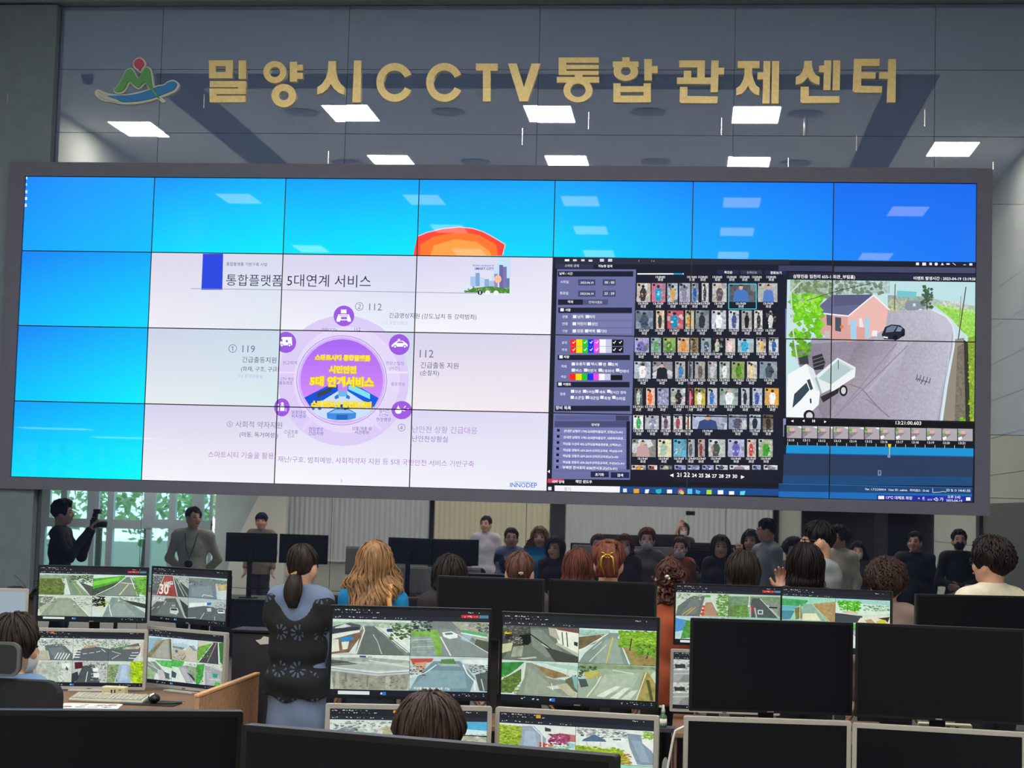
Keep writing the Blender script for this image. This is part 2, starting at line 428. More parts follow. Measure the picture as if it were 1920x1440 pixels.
letter([('p', [(1415, 88), (1498, 88), (1500, 200), (1520, 290), (1555, 345), (1596, 382), (1592, 464), (1530, 442), (1475, 395), (1441, 345), (1405, 400), (1350, 445), (1288, 462), (1290, 380), (1340, 345), (1385, 280), (1408, 200)]),
        ('p', [(1703, 80), (1785, 80), (1775, 552), (1683, 550)])], 380, 100, 6, 'gold raised Korean syllable 시 just before the first letter C')
letter([('o', 300, 463, 103, 109, 62, 67, 24, 336)], 640, 0, 3, 'gold raised letter C, first of the two, after the syllable 시')
letter([('o', 580, 463, 103, 109, 62, 67, 24, 336)], 640, 0, 3, 'gold raised letter C, second of the two, before the letter T')
letter([(R, 757, 357, 880, 397), (R, 796, 390, 839, 570)], 640, 0, 3, 'gold raised letter T on the wall sign')
letter([('p', [(937, 357), (986, 357), (1027, 490), (1070, 357), (1120, 357), (1048, 570), (1003, 570)])], 640, 0, 3, 'gold raised letter V on the wall sign')
letter([(R, 1222, 323, 1448, 353), (R, 1222, 323, 1266, 420), (R, 1222, 365, 1447, 388), (R, 1222, 398, 1446, 421), (R, 1312, 418, 1357, 436), (R, 1212, 432, 1450, 464), ('o', 1331, 507, 82, 68, 43, 38)], 640, 0, 3, 'gold raised Korean syllable 통 right after the letter V')
letter([(R, 1580, 322, 1621, 350), (R, 1527, 345, 1672, 378), ('o', 1600, 399, 69, 55, 28, 24), (R, 1704, 332, 1747, 452), (R, 1740, 371, 1779, 411), (R, 1530, 468, 1570, 575), (R, 1700, 468, 1741, 575), (R, 1530, 484, 1740, 517), (R, 1530, 537, 1740, 575)], 640, 0, 3, 'gold raised Korean syllable 합, fifth from the right end of the sign')
letter([('p', [(118, 115), (540, 115), (535, 395), (635, 395), (645, 115), (765, 115), (762, 235), (857, 235), (850, 345), (762, 345), (752, 635), (630, 635), (632, 500), (78, 500), (80, 395), (190, 395), (195, 283), (315, 283), (315, 395), (412, 395), (415, 230), (118, 230)]),
        ('p', [(130, 548), (255, 548), (250, 697), (750, 705), (742, 815), (150, 812), (122, 790)])], 1260, 100, 8.727, 'gold raised Korean syllable 관, fourth from the right end of the sign')
letter([('p', [(1075, 125), (1433, 125), (1430, 240), (1312, 240), (1312, 330), (1335, 430), (1375, 520), (1432, 565), (1425, 688), (1350, 665), (1285, 600), (1243, 525), (1205, 600), (1140, 660), (1055, 688), (1052, 570), (1115, 525), (1165, 430), (1188, 330), (1188, 240), (1075, 240)]),
        ('p', [(1500, 125), (1610, 125), (1597, 820), (1480, 820), (1492, 425), (1398, 425), (1400, 310), (1496, 310)]), ('p', [(1640, 125), (1755, 125), (1745, 820), (1625, 820)])], 1260, 100, 8.727, 'gold raised Korean syllable 제, third from the right end of the sign')
letter([('p', [(248, 122), (370, 122), (372, 210), (395, 290), (435, 355), (497, 385), (493, 512), (410, 490), (350, 450), (300, 388), (250, 450), (190, 492), (105, 510), (108, 385), (170, 355), (215, 290), (240, 210)]),
        ('p', [(572, 115), (687, 115), (672, 602), (560, 602), (566, 312), (487, 308), (490, 200), (570, 196)]), ('p', [(720, 115), (835, 115), (825, 602), (708, 602)]),
        ('p', [(188, 545), (320, 545), (318, 697), (822, 700), (818, 808), (210, 812), (184, 790)])], 1480, 100, 8.727, 'gold raised Korean syllable 센, second from the right end of the sign')
letter([('p', [(1060, 90), (1478, 90), (1474, 205), (1182, 205), (1180, 305), (1415, 310), (1410, 412), (1178, 412), (1175, 530), (1520, 537), (1512, 645), (1070, 640), (1042, 615)]),
        ('p', [(1620, 92), (1747, 92), (1738, 800), (1606, 800), (1612, 418), (1470, 412), (1475, 308), (1616, 306)])], 1480, 100, 8.727, 'gold raised Korean syllable 터 at the right end of the sign')

def smooth_poly(p, n=6):                      # Catmull-Rom round a closed outline
    out = []; k = len(p)
    for i in range(k):
        a, b, c, d = (np.array(p[(i + j) % k], float) for j in (-1, 0, 1, 2))
        for s in range(n):
            t = s / n; out.append(tuple(.5 * (2 * b + (c - a) * t + (2 * a - 5 * b + 4 * c - d) * t * t + (3 * b - a - 3 * c + d) * t ** 3)))
    return out
ec = at(255, 190, DW)
em = thing('city_emblem', (ec[0], MIRR, ec[2]), 0, 'white edged emblem of red ball, green M and blue wave left of the gold letters', 'emblem')
def epart(name, pts, y0, y1, m, sm=4):
    q = smooth_poly([(170 + x / 10.667, 100 + y / 10.667) for x, y in pts], sm)
    mb = MB().prism([(wp(*s)[0] - ec[0], wp(*s)[1] - ec[2]) for s in q], y0, y1)
    return mb.build(name, m, em)
m_edge = mat('emblem_white', 'dcdccb', .5)
m_red, m_grn, m_blu = mat('emblem_red', 'c9506a', .5), mat('emblem_green', '62a968', .5), mat('emblem_blue', '2f86c8', .5)
ball = [(970, 75), (1050, 105), (1105, 190), (1090, 270), (1040, 330), (1000, 395), (945, 355), (870, 300), (842, 220), (870, 130)]
mm = [(700, 335), (800, 288), (860, 320), (960, 480), (1060, 300), (1130, 262), (1205, 310), (1240, 430), (1275, 660), (1380, 840), (1490, 945), (1450, 985), (1380, 950), (1250, 830), (1130, 680), (1100, 610), (1000, 700), (940, 715), (860, 670), (780, 600), (720, 720), (620, 800), (500, 800), (452, 730), (530, 640), (630, 470)]
wave = [(80, 790), (140, 720), (320, 790), (520, 820), (760, 810), (1000, 760), (1200, 700), (1330, 640), (1470, 615), (1520, 570), (1640, 528), (1740, 570), (1770, 650), (1700, 760), (1550, 835), (1360, 900), (1180, 960), (960, 1005), (760, 1020), (560, 1010), (420, 975), (240, 950), (110, 860)]
epart('white_edge', ball, 0, -.03, m_edge); epart('white_edge', mm, 0, -.031, m_edge); epart('white_edge', wave, 0, -.032, m_edge)
def shrink(p, k):
    n = len(p); o = []
    a = sum(p[i][0] * p[(i + 1) % n][1] - p[(i + 1) % n][0] * p[i][1] for i in range(n)); sg = 1 if a > 0 else -1
    for i in range(n):
        t = np.array(p[(i + 1) % n], float) - np.array(p[i - 1], float); t /= np.linalg.norm(t)
        o.append((p[i][0] - t[1] * k * sg, p[i][1] + t[0] * k * sg))
    return o
epart('red_ball', shrink(ball, 36), -.03, -.046, m_red)
epart('green_mountain', shrink(mm[:10] + mm[12:], 32), -.032, -.052, m_grn)
w2 = [(560, 850), (760, 845), (1000, 800), (1200, 735), (1340, 675), (1480, 650), (1540, 600), (1640, 565), (1710, 590), (1725, 650), (1660, 735), (1540, 790), (1360, 860), (1180, 920), (960, 960), (760, 975), (620, 970), (520, 920), (350, 860)]
epart('blue_wave', w2, -.032, -.049, m_blu)
epart('brush_streak', [(140, 755), (330, 830), (480, 870), (560, 925), (440, 900), (280, 850)], -.032, -.044, mat('emblem_pale', 'c3cbcb', .5))
epart('brush_streak', [(160, 830), (300, 900), (500, 960), (560, 985), (380, 950), (230, 900)], -.032, -.044, mat('emblem_pale', 'c3cbcb', .5))

# ---------------------------------------------------------------- pictures on the displays, drawn as coloured facets
_TX = {}


def text_tris(s, off):
    key = (s, off)
    if key not in _TX:
        c = bpy.data.curves.new('t', 'FONT'); c.body = s; c.size = 1; c.resolution_u = 2; c.offset = off; c.fill_mode = 'FRONT'
        o = bpy.data.objects.new('t', c)
        me = o.to_mesh(); me.calc_loop_triangles()
        v = np.array([(p.co.x, p.co.y) for p in me.vertices]).reshape(-1, 2)
        t = np.array([tuple(q.vertices) for q in me.loop_triangles]).reshape(-1, 3)
        o.to_mesh_clear(); bpy.data.objects.remove(o); bpy.data.curves.remove(c)
        v[:, 0] -= v[:, 0].min(); _TX[key] = (v, t, v[:, 0].max())
    return _TX[key]


class Picture:
    def __init__(s, tr):
        s.tr = tr; s.P = []; s.C = []; s.L = []; s.lay = 0; s.clip = None; s.D = None; s.grain = 0.; s.tint = np.array([1., 1, 1, 1])
    def put(s, tris, cols):
        if s.clip:
            o, c = clip_tris(np.array(tris), np.array(cols), *s.clip)
            tris, cols = o, c
        for t, c in zip(tris, cols): s.P.append(t); s.C.append(c); s.L.append(s.lay)
    def uvpoly(s, pts, col, a=0.):
        tr = tessellate_polygon([[Vector((p[0], p[1], 0)) for p in pts]])
        c = (*lin(col), max(a, s.grain)); s.lay += 1
        s.put([[pts[i] for i in t] for t in tr], [[c, c, c]] * len(tr))
    def grad(s, u0, v0, u1, v1, cs, n=8, a=0.):    # cs: top left, top right, bottom left, bottom right
        s.lay += 1; cs = [np.array(lin(c) + (a,)) for c in cs]
        def cc(i, j):
            x, y = i / n, j / n; return (cs[0] * (1 - x) + cs[1] * x) * (1 - y) + (cs[2] * (1 - x) + cs[3] * x) * y
        def pp(i, j): return (u0 + (u1 - u0) * i / n, v1 + (v0 - v1) * j / n)
        t = []; c = []
        for i in range(n):
            for j in range(n):
                q = [(i, j), (i + 1, j), (i + 1, j + 1), (i, j + 1)]
                for k in ((0, 1, 2), (0, 2, 3)): t.append([pp(*q[m]) for m in k]); c.append([cc(*q[m]) for m in k])
        s.put(t, c)
    def run(s, src, ox=0., oy=0., sx=1., sy=None, seed=1):
        sy = sy or sx; rnd = random.Random(seed)
        X = lambda x, y: tuple(s.tr(ox + float(x) * sx, oy + float(y) * sy))
        for ln in src.strip().split('\n'):
            for cmd in ln.split(';'):
                w = cmd.split("|", 1)[0].split()
                if not w: continue
                k = w[0]
                if k == 'K':
                    if len(w) == 1: s.clip = None
                    else:
                        a, b = X(w[1], w[2]), X(w[3], w[4]); s.clip = (min(a[0], b[0]), max(a[0], b[0]), min(a[1], b[1]), max(a[1], b[1]))
                elif k in 'PN':
                    s.uvpoly([X(*p.split(',')) for p in w[2:]], w[1], .0 if k == 'P' else .3)
                elif k in 'RQ':
                    x0, y0, x1, y1 = w[2:6]; s.uvpoly([X(x0, y0), X(x1, y0), X(x1, y1), X(x0, y1)], w[1], .0 if k == 'R' else .3)
                elif k == 'B':                # four-cornered patch shaded from corner to corner
                    q = [np.array(tuple(map(float, p.split(',')))) for p in w[5:9]]; cs = [np.array(lin(c) + (.12,)) for c in w[1:5]]; n = 8; s.lay += 1
                    bl = lambda A, u, v_: (A[0] * (1 - u) + A[1] * u) * (1 - v_) + (A[3] * (1 - u) + A[2] * u) * v_
                    T = []; C = []
                    for i in range(n):
                        for j in range(n):
                            g = [(i, j), (i + 1, j), (i + 1, j + 1), (i, j + 1)]
                            for m in ((0, 1, 2), (0, 2, 3)): T.append([X(*bl(q, g[o][0] / n, g[o][1] / n)) for o in m]); C.append([bl(cs, g[o][0] / n, g[o][1] / n) for o in m])
                    s.put(T, C)
                elif k == 'E' or k == 'D':
                    o = 1 if k == 'D' else 0
                    cx, cy, rx, ry = map(float, w[2 + o:6 + o]); n = 32 if rx * sx > 4 or o else 12
                    ps = [X(cx + rx * math.cos(2 * PI * i / n), cy + ry * math.sin(2 * PI * i / n)) for i in range(n)]
                    ca = np.array(lin(w[1]) + (0,)); cb = np.array(lin(w[1 + o]) + (0,))
                    cs = [ca + (cb - ca) * (1 + math.sin(2 * PI * i / n)) / 2 for i in range(n)]; s.lay += 1
                    m = X(cx, cy); s.put([[m, ps[i], ps[(i + 1) % n]] for i in range(n)], [[(ca + cb) / 2, cs[i], cs[(i + 1) % n]] for i in range(n)])
                elif k == 'L':
                    wd = float(w[2]) / 2; p = [np.array(tuple(map(float, q.split(',')))) for q in w[3:]]
                    for a, b in zip(p, p[1:]):
                        d = b - a; d = np.array([-d[1], d[0]]) / (np.linalg.norm(d) + 1e-9) * wd
                        s.uvpoly([X(*(a + d)), X(*(b + d)), X(*(b - d)), X(*(a - d))], w[1]); s.lay -= 1
                    s.lay += 1
                elif k == 'S':                # leafy or rubbly speckle: colours a..b, count, box, size
                    c1, c2 = np.array(lin(w[1])), np.array(lin(w[2])); n = int(w[3]); x0, y0, x1, y1, r = map(float, w[4:9]); s.lay += 1
                    if s.grain: n *= 4; r *= .5
                    T = []; C = []
                    for _ in range(n):
                        x, y = rnd.uniform(x0, x1), rnd.uniform(y0, y1); q = rnd.random(); c = tuple((c1 * q + c2 * (1 - q)) * (rnd.uniform(.5, 1.1) if s.grain else 1)) + (.2,)
                        a = rnd.uniform(0, 6.3); m = rnd.randint(4, 5); rr = r * rnd.uniform(.5, 1.2)
                        ps = [X(x + rr * math.cos(a + 2 * PI * i / m) * rnd.uniform(.6, 1), y + rr * math.sin(a + 2 * PI * i / m) * rnd.uniform(.5, .9)) for i in range(m)]
                        for i in range(1, m - 1): T.append([ps[0], ps[i], ps[i + 1]]); C.append([c, c, c])
                    s.put(T, C)
                elif k == 'T':
                    x, y, wd, off = map(float, w[2:6]); body = cmd.split('|', 1)[1]
                    v, t, tw = text_tris(body, off)
                    a, b = X(x, y), X(x + wd, y); sc = math.hypot(b[0] - a[0], b[1] - a[1]) / tw
                    pts = [(a[0] + p[0] * sc, a[1] + p[1] * sc) for p in v]; c = (*lin(w[1]), 0); s.lay += 1
                    s.put([[pts[i] for i in q] for q in t], [[c, c, c]] * len(t))
    def stack(s):                             # each drawn shape lies just in front of the shapes it overlaps
        P, L = np.array(s.P, float), np.array(s.L)
        ids, inv = np.unique(L, return_inverse=True); k = len(ids)
        lo = np.full((k, 2), 1e9); hi = np.full((k, 2), -1e9)
        np.minimum.at(lo, inv, P.min(1)); np.maximum.at(hi, inv, P.max(1))
        d = np.zeros(k, int)
        for i in range(1, k):
            m = (lo[:i, 0] < hi[i, 0]) & (hi[:i, 0] > lo[i, 0]) & (lo[:i, 1] < hi[i, 1]) & (hi[:i, 1] > lo[i, 1])
            if m.any(): d[i] = d[:i][m].max() + 1
        s.D = d[inv]
    def mesh(s, name, m, parent, rect=None, org=(0, 0), y=0., eps=4e-5):
        if s.D is None: s.stack()
        P, C, L = np.array(s.P, float), np.array(s.C, float) * s.tint, s.D
        if rect: P, C, L = clip_tris(P, C, *rect, L)
        n = len(P); L2 = L
        v = np.zeros((n * 3, 3)); v[:, 0] = P.reshape(-1, 2)[:, 0] - org[0]; v[:, 2] = P.reshape(-1, 2)[:, 1] - org[1]
        v[:, 1] = y - np.repeat(L2, 3) * eps
        f = np.arange(n * 3).reshape(-1, 3)
        # face the viewer (-y)
        d = (P[:, 1, 0] - P[:, 0, 0]) * (P[:, 2, 1] - P[:, 0, 1]) - (P[:, 1, 1] - P[:, 0, 1]) * (P[:, 2, 0] - P[:, 0, 0])
        f[d < 0] = f[d < 0][:, ::-1]
        me = bpy.data.meshes.new(name); me.from_pydata(v.tolist(), [], f.tolist())
        at_ = me.color_attributes.new('Col', 'FLOAT_COLOR', 'POINT'); at_.data.foreach_set('color', C.reshape(-1).astype(np.float32))
        me.materials.append(m)
        o = bpy.data.objects.new(name, me); COL.objects.link(o); o.parent = parent
        return o


def clip_tris(P, C, x0, x1, y0, y1, L=None):
    lo, hi = P.min(1), P.max(1)
    ok = (lo[:, 0] < x1) & (hi[:, 0] > x0) & (lo[:, 1] < y1) & (hi[:, 1] > y0)
    ins = (lo[:, 0] >= x0) & (hi[:, 0] <= x1) & (lo[:, 1] >= y0) & (hi[:, 1] <= y1)
    oP, oC, oL = [], [], []
    for i in np.nonzero(ok)[0]:
        if ins[i]: oP.append(P[i]); oC.append(C[i]); oL.append(0 if L is None else L[i]); continue
        poly = [(P[i][k], C[i][k]) for k in range(3)]
        for ax, b, sg in ((0, x0, 1), (0, x1, -1), (1, y0, 1), (1, y1, -1)):
            out = []
            for k in range(len(poly)):
                (p, c), (q, e) = poly[k], poly[(k + 1) % len(poly)]
                dp, dq = (p[ax] - b) * sg, (q[ax] - b) * sg
                if dp >= 0: out.append((p, c))
                if (dp >= 0) != (dq >= 0): t = dp / (dp - dq); out.append((p + (q - p) * t, c + (e - c) * t))
            poly = out
            if len(poly) < 3: break
        for k in range(1, len(poly) - 1):
            oP.append(np.array([poly[0][0], poly[k][0], poly[k + 1][0]])); oC.append(np.array([poly[0][1], poly[k][1], poly[k + 1][1]])); oL.append(0 if L is None else L[i])
    if L is None: return oP, oC
    return np.array(oP).reshape(-1, 3, 2), np.array(oC).reshape(-1, 3, 4), np.array(oL, int)


def wall_uv(px, py):
    p = at(px, py, -CAM[1]); return (p[0], p[2])


wall = Picture(wall_uv)
BLUES = {(0, 0): '1a8cff 1fa6ff 10a8ff 0fc0ff', (1, 0): '1a98ff 12b4ff 06d8ff 02eeff', (2, 0): '12a4ff 10a8ff 02e2ff 04ecff', (3, 0): '16a2ff 16a6ff 04e0ff 06dcff', (4, 0): '18a6ff 1688ff 06dcff 10b8ff',
         (5, 0): '148cff 1478fa 14b0ff 1a98ff', (6, 0): '1670f4 1a6cf0 1a88ff 1c78f8', (0, 1): '1484fa 0ea8ff 0abcff 02dcff', (0, 2): '1488fa 0ab4ff 06c8ff 02f0ff', (0, 3): '0aa0ff 06c4ff 04e0ff 00fcff'}
WHITES = {(1, 1): 'dcd8ec d8dcf0 f0eef8 e4ecf4', (2, 1): 'd8d4ee d6d6f2 f4f4fc e8eefa', (3, 1): 'd8d6f2 e2e0f4 f6f6fc f4f4fc', (1, 2): 'ccd4e8 ccdcea e8ecf2 dcecf2', (2, 2): 'd4d0f0 d0d4ec ecf2f6 e6f0f6', (3, 2): 'd8d2ee dcd6ec f4eef0 f2eaf2',
          (1, 3): 'd6d2ee dad4ec f6f4fa f4f0fa', (2, 3): 'dad2f4 dcd8f4 fafafe f4f4fc', (3, 3): 'dcd6f2 e0dcf4 f4f4fc f0f0fa'}
for (c, r), q in list(BLUES.items()) + list(WHITES.items()):
    wall.grad(c * PW, TOPZ - (r + 1) * PHT, (c + 1) * PW, TOPZ - r * PHT, q.split(), 8)
for c in (4, 5, 6): wall.grad(c * PW, TOPZ - 4 * PHT, (c + 1) * PW, TOPZ - PHT, ('1b1e30', '1b1e30', '191b2a', '191b2a'), 2)
wall.run('''
R e8f0ff 142 990 153 1008;R 9fd4ff 142 1030 152 1045;R d8e4f0 142 1070 153 1087;R ffffff 138 1108 152 1124;R f0e0e0 136 1145 150 1163''', 0, 0, 1 / 3)
wall.run('''
P ff4a38 405,1438 412,1395 427,1330 480,1308 570,1286 665,1277 740,1285 800,1304 870,1343 922,1375 912,1410 905,1438
P ff7a30 440,1438 445,1375 520,1330 660,1305 770,1320 870,1375 880,1438
P ffa44a 500,1438 520,1380 640,1345 760,1360 830,1410 845,1438
L ffc8e0 5 427,1330 480,1308 570,1286 665,1277 740,1285 800,1304 870,1343 922,1375 908,1432''', 640, 0, 1 / 3)
wall.run('''
P 2b48e2 1141,107 1255,107 1250,310 1132,310
L 8c92b4 3 1072,303 1590,310 2680,330
T 5c5c8c 1273 173 228 0.005|통합플랫폼 기반구축 사업
T 36365a 1271 281 316 0|통합플랫폼
T 73739a 1285 660 148 0|① 119
T 50507c 1362 716 192 0|긴급출동지원
T 50507c 1355 765 212 0|(화재, 구조, 구급)
T c3b4e4 1338 803 138 0|119 종합상황실
T 8a80b0 1275 1080 312 0|⑤ 사회적 약자지원
T 55558a 1347 1135 216 0|(아동, 독거여성 )
T ae86c6 1170 1250 378 0|스마트시티 기술을 활용,''', 0, 440, 1 / 3)
wall.run('''
E dccdf7 690 738 590 588;E e6dafb 720 730 480 480
P e9defc 60,655 300,655 300,672 60,672;P efe6fd 1080,655 1270,655 1270,672 1080,672
P e4d6fb 310,1170 430,1040 450,1055 330,1190;P e4d6fb 1040,1170 900,1040 885,1055 1020,1190
E 8d62c8 675 735 408 405;E e3d2fb 675 735 404 401;E d2b4f8 675 735 392 389
D a866f4 e096fa 675 735 372 370
P 0e52d6 338,890 560,778 640,765 640,835 400,985;P 0f5ce0 728,765 800,775 1008,895 965,975 728,838
P 3c4058 455,850 600,785 580,835 455,895;P 7ee2f2 735,780 790,785 930,855 930,905 735,815
P cfe0f8 385,990 640,832 730,832 962,985 900,1050 800,1090 690,1104 560,1092 450,1048
P 6fb8e8 645,830 722,830 730,880 640,880;P 2f7ad8 610,880 640,860 650,895 615,905;P 2f7ad8 720,860 750,880 745,905 712,895
P 3f8de4 540,1030 612,990 738,990 806,1030 800,1076 735,1092 620,1092 545,1078;P 2a66c0 625,1045 730,1045 725,1090 630,1090;P 8cc4f0 560,1030 620,1000 735,1000 790,1030
S 2a70d0 184080 14 400 955 960 995 22
T f2c81e 432 548 502 .1|스마트시티 통합플랫폼
T fff22a 436 546 494 .03|스마트시티 통합플랫폼
T f2c81e 556 662 252 .1|시민안전
T fff22a 560 660 244 .03|시민안전
T f2c81e 384 778 582 .1|5대 연계서비스
T fff22a 390 775 570 .03|5대 연계서비스
T f2c81e 396 968 548 .1|스마트도시 안전망센터
T fff22a 402 965 536 .03|스마트도시 안전망센터
E 9b5ce2 695 155 93 93;R ffffff 668 98 718 132;P ffffff 645,140 740,140 760,195 625,195;R ffffff 630 190 660 207;R ffffff 728 190 758 207;R 9b5ce2 668 165 722 185;T 9b5ce2 655 160 75 .02|POLICE
E 9b5ce2 1193 413 93 94;P ffffff 1122,420 1150,395 1175,378 1225,378 1255,400 1270,415 1265,432 1125,432;R ffffff 1180 362 1200 376;E 9b5ce2 1155 432 16 16;E 9b5ce2 1242 432 16 16;E ffffff 1155 432 9 9;E ffffff 1242 432 9 9;P 9b5ce2 1165,398 1185,385 1220,385 1235,400
K 119 290 300 500
E 9b5ce2 172 393 93 95;P ffffff 118,375 140,345 225,345 230,420 118,420;R 9b5ce2 122 362 142 385;E 9b5ce2 135 420 15 15;E 9b5ce2 205 420 15 15;E ffffff 135 420 9 9;E ffffff 205 420 9 9;R 9b5ce2 172 372 190 392
K
E 9b5ce2 137 978 70 82;E ffffff 140 945 13 14;P ffffff 122,962 158,962 160,1010 120,1010;E ffffff 100 955 9 10;R ffffff 92 968 108 1010;R ffffff 170 985 175 1015
E a25ce4 1215 1003 92 82;E ffffff 1185 1010 30 26;P ffffff 1165,1000 1185,960 1200,1000;L ffffff 7 1215,1000 1245,1010;L ffffff 7 1235,985 1250,965;L ffffff 7 1250,1000 1278,990
T 7058b8 495 290 140 0|현장CCTV
T 7058b8 790 290 52 0|112
T 7a70b0 145 590 128 0|신고위치
T 7a70b0 120 733 125 0|CTV 영상
T 7a70b0 112 770 120 0|출동경로
T 5a48b0 222 1034 132 0|보호대상
T 5a48b0 222 1070 132 0|위치정보
T 7a70b0 155 1210 125 0|긴급호출
T 7a70b0 185 1246 62 0|신고
T 5a48b0 378 1186 132 0|현장영상
T 5a48b0 378 1224 130 0|긴급지원
T 5a48b0 768 1180 178 0|산불,태풍 등
T 5a48b0 792 1214 128 0|사건정보
T 5a48b0 1012 1022 88 0|실시간
T 5a48b0 1012 1058 80 0|CCTV
T 5a48b0 985 1100 132 0|현장영상
T 8a80c0 1070 594 165 0|현장스틸컷
T 8a80c0 1105 638 90 0|(사진)
T 8a80c0 1118 780 128 0|출동정보''', 500, 560, 1 / 4.8)
wall.run('''
T 36365a 113 285 472 0|5대연계 서비스
T 8a80a8 497 424 150 0|② 112
T 46466c 688 466 172 0|긴급영상지원
T 46466c 872 470 308 0|(강도,납치 등 강력범죄)
T d2c4ec 652 503 140 0|112 종합상황실
T 7a7098 860 690 78 0|112
T 50507c 866 748 212 0|긴급출동 지원
T 50507c 863 789 106 0|(순찰차)
T 8a80b0 737 1103 42 0|④
T b092d4 818 1110 366 0|난안전 상황 긴급대응
T 8a80b8 818 1161 200 0|난안전상황실
T b088cc 62 1276 1104 0|재난/구호, 범죄예방, 사회적약자 지원 등 5대 국민안전 서비스 기반구축
T a0a0b8 415 1392 10 0|2
T 2c6cd0 1368 1419 152 .008|INNODEP
L 58b0e0 3 1395,1390 1520,1396
P c4e4f8 1310,127 1372,127 1370,250 1255,280 1280,200
R a8c8ec 1145 235 1175 290;R 7ea8dc 1175 215 1198 290;R c8dcf2 1198 240 1225 292;R 8ab0dc 1225 250 1250 295;R 9c90c4 1280 220 1300 300;R 6c6ca8 1308 170 1330 300;R 8478ac 1330 180 1350 300;R 5c80b8 1350 245 1366 310;R b0c4e4 1250 260 1280 300;P dcecfa 1070,322 1100,295 1150,285 1150,310
E ffc0a0 1300 250 20 22;P 4c8a3c 1110,325 1160,300 1260,290 1366,305 1366,330 1200,326;S 2c6a30 8cb860 40 1110 295 1366 326 8
T 5a6ac0 1157 177 122 0.01|Global Landmark of
T 3a44a8 1170 197 109 0.02|SMART-CITY
E 2a3060 1200 326 14 13;E f4f6ff 1243 326 14 13;E f4f6ff 1290 327 14 13;R ffffff 1197 318 1203 334''', 500, 440, 1 / 3)
